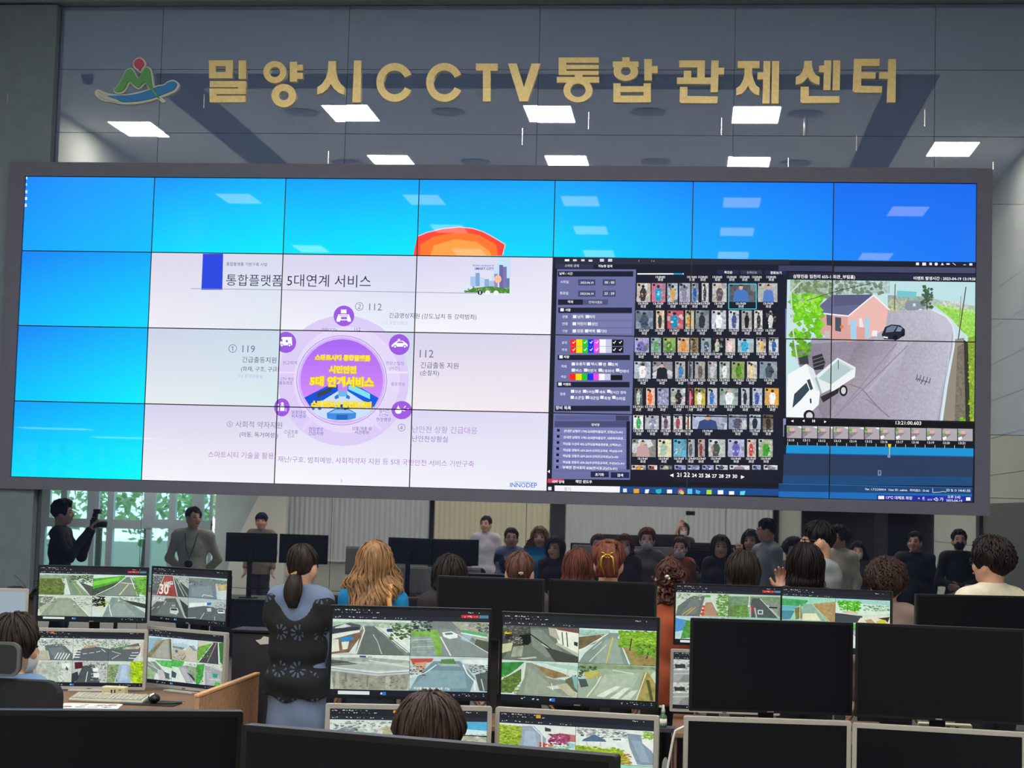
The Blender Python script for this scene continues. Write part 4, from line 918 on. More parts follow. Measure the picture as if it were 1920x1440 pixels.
# street scenes in 0..100 x 0..100
SC = {
'village': '''P dfe9e2 0,0 100,0 100,100 0,100;N a9bdb0 0,8 100,6 100,22 0,24;N 8a8d8c 38,18 55,17 100,92 100,100 30,100;P 6f7472 42,20 53,20 94,100 34,100;L f0f0e8 1.5 39,18 41,32 31,100;L f0f0e8 1.5 54,18 97,92;L c8ccc8 1.2 52,42 58,62 64,98
P 5c6068 0,22 22,10 36,16 36,30 0,42;P d8dcdc 4,24 16,14 24,20 2,32;P 3c3f48 0,28 34,22 34,30 0,44;N 8a6a56 0,60 38,30 36,50 22,96 0,100;P 2f8fd8 8,58 24,48 28,56 16,68;P ecece4 0,48 34,32 36,36 8,54;P e8e4d8 0,60 8,58 10,92 0,96;P f0ece0 12,66 22,64 20,86 14,88
S 6a8a4a 3c5830 26 74 8 100 55 7;S c8ccb8 e8e8dc 12 58 8 80 26 5;L f4f4f0 2 76,36 100,80;L f4f4f0 1.2 76,46 100,92;P 2c4878 69,26 76,24 77,34 70,34''',
'whitecar': '''P b8c4be 0,0 100,0 100,100 0,100;P 7f8888 18,0 52,0 100,80 100,100 34,100 22,50;P 8f9898 36,20 60,24 100,84 100,100 40,100;N b0b4a4 52,0 100,0 100,70 66,30;N 88b858 0,28 34,24 40,60 40,100 30,100 0,60;N 9aa8a4 0,46 26,44 34,100 0,100;S 303838 586868 18 0 0 26 30 6
L d8dcd8 1.5 2,56 26,52;L 808c8c 1.5 2,66 28,62;L d8dcd8 1.5 2,76 30,72;L 808c8c 1.5 2,86 32,82;L f0f0e8 1.8 38,44 52,98;P f4f6f6 40,32 52,28 60,36 60,46 50,50 42,44;P 70808a 43,34 52,31 55,36 45,39
S e0dcd0 b09880 18 58 6 84 40 5;P 5cb878 64,22 98,34 98,42 66,30;P f0f0f0 64,30 98,42 98,46 64,34;P a8c4cc 66,34 80,40 74,58 64,50;P 5c6058 84,48 100,56 100,84 82,66;S 4a504c 8a9090 14 84 4 100 30 5;L e4e4dc 1.4 60,36 100,88''',
'bridge': '''P c8ccc4 0,0 100,0 100,100 0,100;P e4e8e4 0,0 100,0 100,14 0,12;N a8b0a8 0,10 50,8 100,14 100,22 0,20;P 2c4a90 36,3 44,3 44,8 36,8;P b0b8b4 46,4 52,4 52,8 46,8;N 5a5c56 0,16 20,20 36,28 0,36;P b4bab6 0,34 50,24 100,36 100,44 0,42;L ecece6 2 48,16 100,32;L 9ca4a0 1.2 0,30 30,24 48,32
P dfe5e5 0,36 60,48 100,40 100,46 60,55 0,42;L 5a6a80 1.4 0,41 60,54 100,46;P c4ccd0 0,44 60,56 100,48 100,53 60,60 0,48;N 9c9c90 0,48 60,60 100,52 98,98 4,100;P b4b4a8 6,52 10,52 12,98 6,98;P 7c7c70 18,54 20,54 21,80 18,80;P 7c7c70 46,62 48,62 48,92 46,92;P b8b8ac 70,62 76,61 76,96 70,97;S 6c6c60 b0b0a4 14 10 60 95 96 5''',
'wetroad': '''P c8d8dc 0,0 100,0 100,100 0,100;P 7c96a4 30,14 64,12 84,60 78,100 0,100 10,60;P 8eaab8 26,40 70,40 74,90 0,96;N 5a8850 40,8 56,6 60,22 38,22;L e4e8e4 1.5 36,22 62,22;L e4e8e4 1.2 38,26 64,26;P c8584c 0,8 30,6 28,16 4,26;P d8a890 6,20 22,16 20,36 8,38;S 3c3c40 a88c74 12 0 28 20 56 5;L f0f0e8 2 0,62 20,48 34,24
P ecf0f0 66,8 100,6 100,26 70,22;P b8c4c8 68,18 96,24 94,44 72,34;L f4f4f0 2 68,22 74,48 84,70 84,96;P 5a6264 84,50 100,40 100,98 90,96;L c8ccc4 1.5 92,62 96,96;S 404848 90a0a4 12 76 20 100 46 5
T f4f6f6 6 96 46 .02|비상벨  점멸  램프  녹화  기능''',
'alley': '''P 5c605c 0,0 100,0 100,100 0,100;P 767c74 34,4 60,6 100,66 100,100 0,100 20,40;P 8a928a 36,10 52,10 80,70 60,90 40,60;N 50544e 0,0 36,0 38,40 24,70 0,80;P e4c818 2,18 12,20 12,34 3,32;P 2a2c30 3,26 13,26 13,42 4,42;P 18191c 22,28 36,24 38,46 34,56 22,54;S 8c8c84 2c2e2c 22 0 2 36 24 5;P d0d0a8 0,56 14,50 12,74 0,82;N a8ac98 14,62 28,58 26,90 12,92;S e8e4d8 484c50 14 8 34 26 52 4
P f4f4e8 66,4 100,12 100,84 74,50;P c0b8a8 60,2 70,6 76,40 62,24;P 8a5048 70,2 100,8 100,16 72,8;L 606060 1.5 78,14 80,52;L 606060 1.5 84,14 86,56;P 2c3c48 94,40 99,42 99,54 94,50;P c8c4b0 72,44 100,74 100,84 70,50;L d8dcd4 1.6 52,50 62,64;L 202420 2 34,20 56,52 86,96;P c8ccc4 20,96 44,88 46,92 28,98;P 484c48 56,60 70,66 100,84 100,100 70,100''',
'avenue': '''P d8ece4 0,0 100,0 100,100 0,100;N a8ccc0 0,4 40,4 40,20 0,22;P 8c9c94 38,10 50,10 72,100 0,100 8,72;P a0b0a6 34,30 50,24 58,98 20,100;N 7c6c50 0,26 34,14 20,44 0,62;L f0f4ec 1.8 38,12 0,68;L f4f4ec 1.8 51,20 66,98;L e8c850 1.6 44,22 36,98;L d8e0d8 1.4 36,44 14,96;L d8e0d8 1.2 30,36 18,60;N 90b040 50,4 100,10 100,90 72,74 56,30;N a08c54 56,46 76,60 100,80 100,100 70,100
S a8d83c 5c9820 110 52 2 100 50 7;S c4ec58 78b828 40 60 4 98 40 6;L 4c4030 1.6 68,24 66,60;L 4c4030 2 92,40 88,80;S 8cc83c 4c7c28 30 74 40 100 72 6;S e0dcd4 a8a89c 10 10 10 36 20 3''',
'fieldroad': '''P d4e4dc 0,0 100,0 100,100 0,100;P b0d0c8 40,0 100,10 100,24 60,10;N 3c8c44 0,8 30,4 14,38 0,52;N 9c8058 40,8 78,30 90,40 66,48 48,26;P 949a8c 32,6 40,6 62,44 84,52 100,98 20,100 30,50;P a2a898 36,20 50,40 80,96 30,96;L ecece0 1.6 31,8 28,50 16,92;L d8d8c8 1.4 24,20 0,60;N 5c7c38 0,60 26,24 26,60 14,96 0,96;S 4c6830 a8b060 30 2 44 24 96 5;L f0f0ec 1.6 54,6 100,34
P d8dcd0 60,72 78,66 84,74 66,80;L e8ece0 1.2 66,62 68,82;P 6c6c54 84,50 98,34 100,86 86,72;P 88b8b8 92,36 100,40 100,80 96,70;P c4c0a4 72,66 86,60 100,92 100,100 88,94;L c8ccc4 1.5 88,4 86,40;L f0f0e8 1.2 58,44 76,52''',
'junction': '''P ccdcc8 0,0 100,0 100,100 0,100;N 8ca07c 0,0 100,2 100,14 0,20;P a8b4a0 26,14 100,10 80,60 80,100 0,100 0,60;P b8c4b0 34,30 80,20 70,70 20,90;P e8ece0 24,92 48,62 56,62 34,96;P e8ece0 42,96 60,66 68,64 52,98;P d8dcd0 56,98 70,72 78,70 68,98;L f0f0e4 1.6 30,34 24,60 12,96;N a89858 84,20 90,16 100,50 100,100 76,100;P 5c5830 88,40 92,40 98,98 94,98;L e8e8d8 1.4 88,18 76,98;P 4c5c5c 0,46 10,44 14,66 4,70;P c4d0d0 0,34 12,36 14,44 0,46;S 607c48 3c5434 20 0 6 24 40 6;N c0b860 8,24 26,20 30,36 10,46;L f0f4e8 1.5 44,16 72,24''',
'lane_tree': '''P dce8e4 0,0 100,0 100,100 0,100;N 98ac90 0,6 100,4 100,22 0,26;P 90a088 46,18 58,16 96,100 58,100;P 7c9c80 52,24 58,24 76,92 64,96;L f0f4ec 2 48,20 58,98;L d8e0d0 1.5 60,20 94,98;L d8c860 1.2 64,44 80,96;N 6c7c44 0,26 40,22 48,60 46,100 0,100;S 5c7a34 9aa05c 70 0 28 46 94 8;S 3c4c30 687850 20 56 6 100 40 7;P 5c5c5c 74,36 100,58 100,100 96,100''',
'yellow_line': '''P dcecec 0,0 100,0 100,100 0,100;N 58b040 0,20 60,2 56,30 0,78;P 88d850 0,34 50,8 48,24 0,56;N 4c5c48 0,70 56,26 40,60 10,100 0,100;P 7c8880 58,10 72,8 84,50 88,100 8,100 36,60;P 8c968e 50,40 76,40 80,96 24,98;L f0f4f0 2 60,12 40,54 6,98;L f4e8a0 2 66,44 50,96;L f0f0d8 3 52,36 82,42;L f0f0e8 2 70,10 84,96;N 7cc050 74,10 100,4 100,100 88,80;S 5c9838 a0d868 30 78 14 100 90 7''',
'greyroad': '''P d4dcd0 0,0 100,0 100,100 0,100;P 98a494 30,14 62,14 96,100 4,100;P a4b0a0 36,26 58,26 76,94 20,94;L f0f4ec 2 62,14 96,98;L c8d0c0 1.4 66,12 100,88;N 7c8478 0,8 28,10 14,60 0,70;S f0f0e8 686c64 18 2 8 34 40 7;S e8ece4 5c6858 16 66 8 100 60 7;P b8c0a8 2,60 22,34 24,44 4,92''',
'blacktree': '''P d8e4e0 0,0 100,0 100,100 0,100;P 8c9c98 36,6 54,8 100,76 100,100 20,100;P 9caca8 42,30 60,34 84,92 30,96;L f0f4f0 1.6 32,40 34,70 38,98;N b8c460 8,34 32,26 24,50 12,60;S 101412 303830 24 0 4 24 50 8;S e4e8e4 8c8c88 18 48 4 98 28 6;P 3c4440 56,16 100,34 100,56 76,40;P e4dcc0 10,50 22,46 16,70''',
'redlane': '''P b8c0c0 0,0 100,0 100,100 0,100;N 686e70 0,6 46,4 30,60 20,100 0,100;P a04848 30,4 56,4 70,100 12,100;P b05854 34,10 52,10 58,60 24,70;L e8e4dc 1.6 32,4 14,98;L e8e4dc 1.5 56,4 70,98;P 505658 58,4 100,60 100,100 72,100;L d8d8d4 1.8 60,6 88,96;L c8ccc8 1.5 64,6 98,96;P d8e0e4 46,30 56,28 58,44 48,46;P 405060 48,34 55,33 55,37 48,38;S e0e4e8 4c5458 22 2 8 26 60 5;S 608870 e8e8e8 16 70 2 100 40 6
T f4ece4 20 92 26 .03|30
T f4ece4 30 56 20 .03|서행''',
'pond': '''P c4d4dc 0,0 100,0 100,100 0,100;N 7c8c88 0,6 50,4 100,10 100,24 0,34;P 7c8894 0,38 40,22 70,20 76,100 0,100;P 8c98a4 6,52 60,36 66,90 8,94;N c8b488 72,30 100,24 100,60 80,60;P d4dce0 78,60 100,54 100,100 84,100;L f0f0f0 2 36,92 40,82 66,88;S 607868 a8b0a8 16 60 6 100 28 6;S 4a5c54 8c9c94 14 0 20 40 40 6''',
'cars': '''P b4bcbc 0,0 100,0 100,100 0,100;P 626868 22,14 66,8 92,100 0,100 0,60;P 747a7a 34,30 64,26 74,90 14,94;L d8dcd8 1.6 40,24 34,44;L d8dcd8 1.6 22,52 16,62;L c8ccc8 1.6 8,58 0,72;P d0d8d8 52,56 72,54 76,74 70,86 52,82;P 38404a 54,58 70,57 72,66 54,68;P a8b0b4 56,40 66,40 66,48 56,48;P dfe5e8 4,10 36,8 34,26 2,28;S f0f0f0 545c64 16 0 6 40 30 6;L b8bcb8 2 70,14 94,96;N 3c4440 76,10 100,40 100,100 94,90''',
'parking': '''P b8c4cc 0,0 100,0 100,100 0,100;P 646c70 0,50 40,34 100,40 100,100 0,100;P eef2f4 2,26 50,18 50,32 4,46;P 3c78b8 50,18 62,16 60,28 50,30;P c8d4e0 50,44 62,42 62,58 52,60;P e4e8ec 78,48 96,46 98,62 80,64;P 303840 80,50 94,49 94,55 80,56;S e8ecf0 5c6468 14 70 10 100 44 6;L d8dcdc 1.5 44,66 34,98;L d8dcdc 1.4 72,80 72,98;L f0f4f4 2 0,98 22,92''',
'crossing': '''P d8dcd8 0,0 100,0 100,100 0,100;P 6c7478 20,34 70,24 100,70 100,100 30,100;P 7c848a 30,46 70,40 90,90 50,96;P c4bca8 0,60 30,56 36,100 0,100;L f0f0f0 3 50,96 60,66;L f0f0f0 3 58,97 68,66;L f0f0f0 3 66,98 76,66;L f0f0f0 3 74,98 84,68;L f0f0f0 3 82,98 92,70;S f4f4f4 787c84 40 4 4 100 34 7;S 4c7c54 a8b8b0 8 4 14 60 34 6;L e8e8e8 1.6 30,60 36,98''',
'zebra': '''P d8dcd4 0,0 100,0 100,100 0,100;P 62696e 14,50 60,34 100,44 100,100 0,100;L f4f4f4 4 4,50 24,50;L f4f4f4 4 3,62 22,62;L f4f4f4 4 2,74 21,74;L f4f4f4 4 0,86 20,86;L e8e8e8 2.5 28,70 40,68;L e8e8e8 2.5 46,66 60,63;L e8e8e8 2.5 66,61 78,56;L e8e8e8 2.5 80,46 92,60;S e4e4e0 6c7074 34 4 2 100 34 7;S 4c9854 88b890 8 60 12 96 34 6;N d0a890 30,36 70,26 60,38 30,46''',
'bend': '''P d8dcd4 0,0 100,0 100,100 0,100;P 646a70 0,46 50,30 100,10 90,60 70,100 0,100;N c8b898 40,36 92,30 84,44 40,46;L f4f4f4 3 66,62 86,60;L f4f4f4 3 62,74 82,74;L f4f4f4 3 58,86 78,88;L e8e8e8 2 10,56 36,68;L e8e8e8 2 10,92 30,72;S e8e8e8 787c80 22 2 2 60 28 7;S 58a060 98c8a0 14 4 20 50 44 7;L f4f4f4 2 84,8 92,40 88,96;N d8c8b8 88,10 100,6 100,90 92,70''',
'plaza': '''P d4d8d0 0,0 100,0 100,100 0,100;N c0c4bc 0,10 70,8 80,100 0,100;S ecf0ec b0b4b4 20 20 4 100 60 8;P f0f4f4 70,16 92,12 94,34 72,36;P 484c58 84,26 90,40 88,48 82,40;L f4f4f4 2 62,78 70,70 78,86 70,96 62,78;L d8dcd8 2 60,50 100,90''',
'carpark_row': '''P c8c8c8 0,0 100,0 100,100 0,100;P 50565c 30,24 62,16 80,100 10,100;P 5c1c2c 6,8 28,6 30,34 8,40;L f0f0f0 2 44,50 40,98;S f4f4f4 50545c 26 56 10 100 90 9;P f4f4f4 58,34 74,32 74,48 60,50;P f4f4f4 60,56 78,56 78,76 62,76;S 889094 e4e4e4 16 30 2 100 24 7;P 383c44 0,60 16,50 20,80 8,100 0,100''',
'canal': '''P d8e0d8 0,0 100,0 100,100 0,100;P a8bcd8 34,16 56,14 66,60 68,100 22,100;P c0d0e8 40,20 52,20 58,80 34,90;N 98a880 0,16 34,14 20,100 0,100;S 5c8048 a8b888 20 2 20 28 92 7;P b8b4ac 56,14 64,20 76,80 70,90;N c0e020 62,4 100,0 100,100 70,100 74,50;S d8f030 90c010 50 62 2 100 98 9''',
'riverbank': '''P d4e4ec 0,0 100,0 100,100 0,100;P 9cbcd0 0,10 60,4 20,60 0,90;P a8a49c 30,20 90,4 100,100 0,100;P b4b0a8 50,20 80,16 84,96 30,98;N 8c8868 0,80 60,10 66,14 10,100 0,100;P 6c6c50 84,6 92,6 100,100 92,100''',
'shore': '''P d8e8f4 0,0 100,0 100,100 0,100;P b8d4e8 0,24 40,20 80,30 60,44 0,36;N 8c9088 0,36 50,40 40,50 0,50;P c8bca4 0,44 50,52 100,40 100,100 0,100;P d0c8b8 50,50 74,24 100,60 100,100 60,100;P 8894a8 62,30 84,26 100,50 84,50 76,40;E 3c6cc0 16 60 6 7;S e8e0e0 8c7c68 26 2 66 50 98 6;L f0f4f8 1.5 50,44 72,24 100,48;L 5c5040 3 42,98 54,78''',
'twolane': '''P d0dcc8 0,0 100,0 100,100 0,100;N 78b048 0,30 60,6 50,40 10,98 0,90;P 4c4c58 58,4 78,2 84,100 4,100;L d0a878 2.4 72,6 40,98;L f0f0f0 3 60,6 6,98;L f0f0f0 3 80,4 86,98;N 3c7c3c 82,4 100,0 100,100 90,90;P d8ccbc 0,4 40,4 20,22 0,30;S 58983c 98c868 16 2 30 50 80 7''',
'viaduct': '''P e0ece8 0,0 100,0 100,100 0,100;N 68c068 30,10 100,4 100,40 60,34;P 8c9890 0,20 30,16 100,90 70,100 40,70 0,46;L f4f4f4 2 6,16 80,90;L f0f0f0 2 0,30 60,60;N a0b890 0,50 36,64 30,100 0,100;P d0c8cc 40,60 60,50 90,100 50,100;P 5c6470 70,60 92,66 90,90 76,90''',
'culvert': '''P e0ece4 0,0 100,0 100,100 0,100;N 58b858 0,0 50,2 40,34 0,30;P b0a8b8 26,30 54,20 90,96 60,100;P c4bcc8 34,36 50,30 78,90 62,94;N 90a884 54,20 100,24 100,96 88,90;P 3c4448 60,50 80,60 96,80 90,86;S e8ece8 a0a8a0 14 56 8 100 40 7;P 485868 0,50 20,60 16,84 0,80''',
'hedge_lot': '''P d8dcd4 0,0 100,0 100,100 0,100;N 48a848 0,10 30,4 24,70 10,100 0,100;S 2c8030 78c860 20 0 20 26 92 7;P a8a8b0 30,10 100,30 100,100 34,100;P b8b8c0 40,40 90,50 96,96 44,96;P 30a090 62,44 82,44 82,62 64,62;S f0f0f0 9c9ca4 14 34 4 100 40 7;L f4f4f4 2 50,72 96,70;N 5cb048 74,80 92,84 96,100 70,100''',
'conelane': '''P d0dcd0 0,0 100,0 100,100 0,100;P 707674 30,14 56,10 46,100 0,100 4,60;P 7e8482 30,30 50,26 40,90 10,94;L e8b840 1.8 38,62 20,98;L e8b840 1.6 32,64 12,98;P b89078 56,40 70,38 84,98 48,98;L f4f4f4 1.6 56,40 48,98;L f4f4f4 1.6 70,38 84,98;E e04828 53 58 3 5;E e04828 52 74 3.4 6;E e04828 51 90 4 7;S 5c9438 8cbc58 40 78 4 100 96 8;S e0e4dc 6c8868 22 2 4 50 30 6;P 58b048 56,8 66,8 66,18 56,18''',
'onramp': '''P c4d4c4 0,0 100,0 100,100 0,100;N 7c9878 0,10 100,6 100,40 0,50;P 565c60 44,16 60,14 98,98 40,98;L f0f0f0 1.4 60,16 96,98;L f0f0f0 1.6 40,6 38,98;N 6c8c50 0,50 36,44 40,96 0,98;S 58a038 98c868 24 16 56 40 98 7;L c83c30 3 44,46 46,76;L b8b8b4 3 42,56 42,98;L b8b8b4 3 50,56 54,98;N 8c9488 66,20 100,36 100,98 96,90;P 202428 76,50 94,50 92,56 78,56
T d8dcdc 56 88 10 .02|ㅁ''',
'paddy': '''P a8dcc8 0,0 100,0 100,100 0,100;N 50a868 0,10 50,14 40,40 0,40;P 70b8c8 0,42 30,40 20,60 0,64;P 5090a8 0,62 24,60 16,96 0,98;P 98b8a8 40,30 56,28 84,98 36,98;N b89868 58,28 100,14 100,98 86,98;P f0ecc8 40,70 64,66 74,96 38,98;N 8c7c4c 24,50 36,40 38,90 26,96;L d8e0d0 1.4 34,34 34,98;L c8d8a0 1.5 56,28 90,98''',
'garden': '''P e0f0e4 0,0 100,0 100,100 0,100;P a8d8d8 0,0 100,2 100,20 0,16;S 48b818 78e030 50 6 8 46 48 8;L 6c5030 1.6 22,34 22,56;L 6c5030 1.6 36,34 36,56;P e0c8a0 14,50 42,52 42,60 14,60;P 484c54 0,60 50,68 50,90 34,98 0,98;P d8e0d8 0,56 60,64 100,52 100,66 60,70;S 58984c c0d8c0 20 52 22 100 44 7;P f0e8d8 46,76 80,60 100,70 100,98 40,98;P e0d040 74,86 90,76 94,94 78,98;P 3c3028 78,74 100,66 96,90 92,80;P c8a078 54,84 66,78 74,94 60,98''',
'bluefence': '''P c8dce4 0,0 100,0 100,100 0,100;P 5898d8 0,10 26,20 22,60 0,70;N 58a048 20,20 60,16 64,80 10,100;S 78c058 3c7830 30 20 20 60 92 8;P 5c6468 60,30 90,30 100,98 50,98;S e8ece8 88989c 20 30 4 100 24 7''',
'sketchlot': '''P d4d4d4 0,0 100,0 100,100 0,100;P a8a8a8 0,50 100,40 100,100 0,100;S f4f4f4 606468 40 2 4 98 44 9;P 383c40 2,24 22,20 24,38 4,40;L f0f0f0 2 0,66 60,56 100,60;P c0b4b0 60,6 100,4 100,30 64,34;P 8c8c8c 20,70 100,50 100,98 10,98''',
'roofs': '''P dce4e0 0,0 100,0 100,100 0,100;P 7c8894 0,40 20,20 34,30 16,50;P a8c4d0 4,60 40,28 46,40 20,90 0,96;P b0b8c0 44,44 60,30 66,98 30,98;N b8b098 66,20 100,14 100,98 72,98;P e4e8e0 70,60 90,54 92,90 74,92;S ecece4 889484 26 20 4 100 34 7;P f4f4f4 78,64 84,62 84,78 78,80;S 606870 d8dcd8 10 0 10 40 40 7''',
'skyroof': '''P 58b4e0 0,0 100,0 100,30 0,20;P d8ecf4 0,12 100,26 100,40 0,36;N b8b8a0 0,34 60,40 100,44 100,58 0,60;P c8ccc0 0,56 100,54 100,100 0,100;N 8c9084 10,60 60,66 90,80 100,100 40,96;S e8ecec a0a898 16 0 36 100 70 8''',
'azalea': '''P e4ecec 0,0 100,0 100,100 0,100;P a0aec4 30,6 46,4 62,40 60,98 24,98;P b4c0d4 34,20 46,20 54,90 32,90;N b8cc48 0,4 30,8 26,98 0,98;S c8dc50 7c9c28 70 0 6 28 96 7;P e8e8e4 56,4 100,2 100,40 66,50;P 404850 60,6 68,10 68,18 60,18;P c87878 78,20 100,24 100,44 84,44;S c85c94 90305c 40 66 24 92 54 6;S f06c50 d04830 16 54 50 70 70 5;S d8ecd8 78c080 30 66 58 94 80 6;L f0f0f0 1.6 44,6 56,30 58,98;S c8e048 88b028 20 60 74 100 98 7;P 9cd0d8 88,44 100,50 98,66''',
'pavilion': '''P ecf0ec 0,0 100,0 100,100 0,100;S f4f4f4 687078 40 2 2 66 26 7;P 5c7490 10,34 24,18 38,32 40,38 8,40;L d8c8b0 1.4 14,40 16,56;L d8c8b0 1.4 32,40 32,54;P e8dcc8 14,50 34,50 34,60 16,60;N a8c838 0,56 60,60 74,98 0,98;S d0e840 78a020 70 0 54 62 98 8;S e8a050 c87838 18 50 70 72 98 6;P 8c9cb0 66,10 84,12 100,64 100,98 80,98 70,50;P a0b0c4 72,30 84,30 96,90 84,90;P f4f4f4 44,26 62,24 64,34 46,36;P 5c6c7c 48,28 58,27 59,31 48,32;P f4f4f4 84,16 100,36 100,60 86,36;S 8cc040 b8e068 14 86 2 100 24 6''',
}
BAR = '''R 24252e 0 0 100 12;R 2c2e3c 0 8 100 12.4;S c8ccd8 f4f4f8 16 1 1.4 24 2.4 .7;S c8ccd8 f4f4f8 12 1 4.2 30 5 .6;S b8bcd0 f0f0f4 20 1 9.8 48 10.8 .6;S c8ccd8 f4f4f8 8 86 1.6 99 2.6 .6;R 1a1c28 0 93 100 100;S e8f0f8 60a8e0 8 10 95.5 34 97.5 1.1;S d8dce8 f0f0f4 14 76 95 98 97.5 .6;R 2c78d0 33 95 35.5 98.6'''
RED = 'R d83a3a 82 4.6 93 8;R 5888a8 93.4 4.6 99.4 8;S f4e0e0 f4e0e0 8 83 5.4 92.4 7.2 .6'
SRCH = 'R e4e8ec 5 94.6 25 98.6;R 1a1c28 2 95 4 98'


def picture(w, h, tiles, bar=BAR, extra='', tint=(.86, .92, .86), y0=12.4, y1=93):
    p = Picture(lambda x, y: (x / 100 * w - w / 2, h / 2 - y / 100 * h))
    p.uvpoly([(-w / 2, -h / 2), (w / 2, -h / 2), (w / 2, h / 2), (-w / 2, h / 2)], '0c0d12')
    p.run(bar)
    if extra: p.run(extra)
    p.tint = np.array([*tint, 1.]); rows = len(tiles)
    for j, row in enumerate(tiles):
        xs_ = [0]; ws = [t[1] if isinstance(t, tuple) else 1 for t in row]
        for q in ws: xs_.append(xs_[-1] + q / sum(ws) * 100)
        for i, t in enumerate(row):
            k = t[0] if isinstance(t, tuple) else t
            ax, bx = xs_[i] + .12, xs_[i + 1] - .12; ay, by = y0 + (y1 - y0) * j / rows + .2, y0 + (y1 - y0) * (j + 1) / rows - .2
            a, b = p.tr(ax, by), p.tr(bx, ay); p.clip = (a[0], b[0], a[1], b[1])
            p.grain = .1; p.run(SC[k], ax, ay, (bx - ax) / 100, (by - ay) / 100, seed=hash_(k)); p.clip = None; p.grain = 0.
    return p
def hash_(s): return sum(ord(c) * (i + 3) for i, c in enumerate(s))


def monitor(X, Y, zt, yaw, label, silver=False, pic=None, deskz=.70, side=False, group='desk monitors', h=MH):
    w = MW
    t = thing('monitor', (X, Y, zt - h), math.radians(yaw), label, 'monitor', group)
    b = .017 if silver else .010
    mf = m_silver if silver else m_black
    f = MB().prism(rrect(-w / 2, w / 2, 0, h, .008 if silver else .004, 3), .02, -.006)
    bz = f.build('bezel', mf, t, bevel=.0025)
    MB().prism(rrect(-w / 2 + .02, w / 2 - .02, .02, h - .02, .02, 3), .046, .0195).build('rear_shell', m_silver if (side or silver) else m_blackm, t, bevel=.006)
    if pic is None:
        MB().box(-w / 2 + b, w / 2 - b, -.0064, -.0058, b, h - b).build('screen', m_off, t)
    else:
        sw, sh = w - 2 * b, h - 2 * b
        pic.mesh('screen', SM, t, (-sw / 2, sw / 2, -sh / 2, sh / 2), (0, -h / 2), -.0062, 2.5e-5)
    MB().box(-.012, .012, -.0075, -.0055, .003, .008).build('badge', m_chrome if not silver else m_dgrey, bz)
    n = zt - h - deskz
    if silver:
        sp_ = MB().box(-.03, .03, .046, .062, -n + .012, h * .55).box(-.045, .045, .04, .048, h * .38, h * .6).build('stand_post', m_silver, t, bevel=.004)
        MB().box(-.11, .11, -.055, .068, -n, -n + .012).build('stand_foot', m_silver, sp_, bevel=.004)
    else:
        sp_ = MB().box(-.03, .03, .125, .14, -n + .012, h * .55).box(-.03, .03, .046, .126, h * .44, h * .54).build('stand_post', m_blackm, t, bevel=.004)
        MB().box(-.11, .11, .11, .22, -n, -n + .012).build('stand_foot', m_blackm, sp_, bevel=.004)
    return t
sw0, sh0 = MW - .02, MH - .02
sw1, sh1 = MW - .034, MH - .034
monitor(5.061, -8.40, 1.468, 9, 'lit monitor showing a white car and a concrete bridge wall', pic=picture(sw0, sh0, [['village', 'whitecar'], ['bridge', 'wetroad']], extra=RED + ';' + SRCH))
monitor(5.695, -8.30, 1.456, -5, 'lit monitor showing an alley, green trees and a crossroads, right of the white car monitor', pic=picture(sw0, sh0, [['alley', 'avenue'], ['fieldroad', 'junction']], extra='R d83a30 33 51.2 36 52.6'))
monitor(5.09, -8.56, 1.118, 11, 'silver framed lit monitor half hidden by the seated operator\'s hair', True, picture(sw1, sh1, [['roofs', 'skyroof'], ['bridge', 'pond']], extra='R e8a030 40 1 43 4'))
monitor(5.705, -8.50, 1.113, -7.5, 'silver framed lit monitor showing pink flowers and a blue roofed pavilion', True, picture(sw1, sh1, [['azalea', 'pavilion'], ['culvert', 'paddy']], extra='R e8a030 24 1 27 5'))
monitor(6.423, -8.27, 1.457, 5, 'switched off black monitor, the left one of the large upper pair at the lower right')
monitor(7.038, -8.33, 1.461, -5.6, 'switched off black monitor, the right one of the large upper pair at the lower right')
monitor(6.405, -8.44, 1.108, 4.5, 'switched off silver framed monitor, left one at the lower right corner', True)
monitor(7.018, -8.47, 1.104, -8, 'switched off silver framed monitor at the lower right corner of the photo', True)
monitor(2.76, -5.46, 1.462, 12, 'lit monitor with a leafy lane and a road with a yellow line', h=.315, deskz=.775, pic=picture(sw0, .295, [['lane_tree', 'yellow_line'], ['greyroad', 'blacktree']], extra=RED + ';' + SRCH))
monitor(3.29, -5.36, 1.464, -29, 'lit monitor showing a red traffic lane marked 30, beside the vest wearing woman', h=.315, deskz=.775, pic=picture(sw0, .295, [['redlane', 'pond'], ['cars', 'parking']]))
monitor(2.80, -5.56, 1.118, 14, 'silver framed lit monitor with zebra crossings, in front of the left seated operator', True, h=.335, deskz=.775, pic=picture(sw1, .301, [['crossing', 'zebra', 'bend'], ['plaza', 'carpark_row', 'canal']], extra='R e87848 12 1 15 4'))
monitor(3.31, -5.45, 1.126, -28, 'silver framed lit monitor with a riverbank and a dark two lane road', True, h=.335, deskz=.775, pic=picture(sw1, .301, [['riverbank', 'shore', 'twolane'], ['viaduct', 'culvert', 'hedge_lot']]))
monitor(5.0, -5.30, 1.464, -4.9, 'switched off monitor below the brown haired person with a small hair clip', side=True)
monitor(5.629, -5.32, 1.465, -11, 'switched off monitor in the middle row below the woman with a claw clip', side=True)
monitor(6.33, -5.02, 1.455, 0, 'lit monitor showing a coned lane and a ramp, right of the orange jacket', pic=picture(sw0, sh0, [['conelane', 'onramp'], ['bluefence', 'paddy']], extra=RED + ';' + SRCH))
monitor(6.903, -5.36, 1.466, -18, 'lit monitor showing a brown field and a garden with green trees', pic=picture(sw0, sh0, [['paddy', 'garden'], ['viaduct', 'culvert']]))
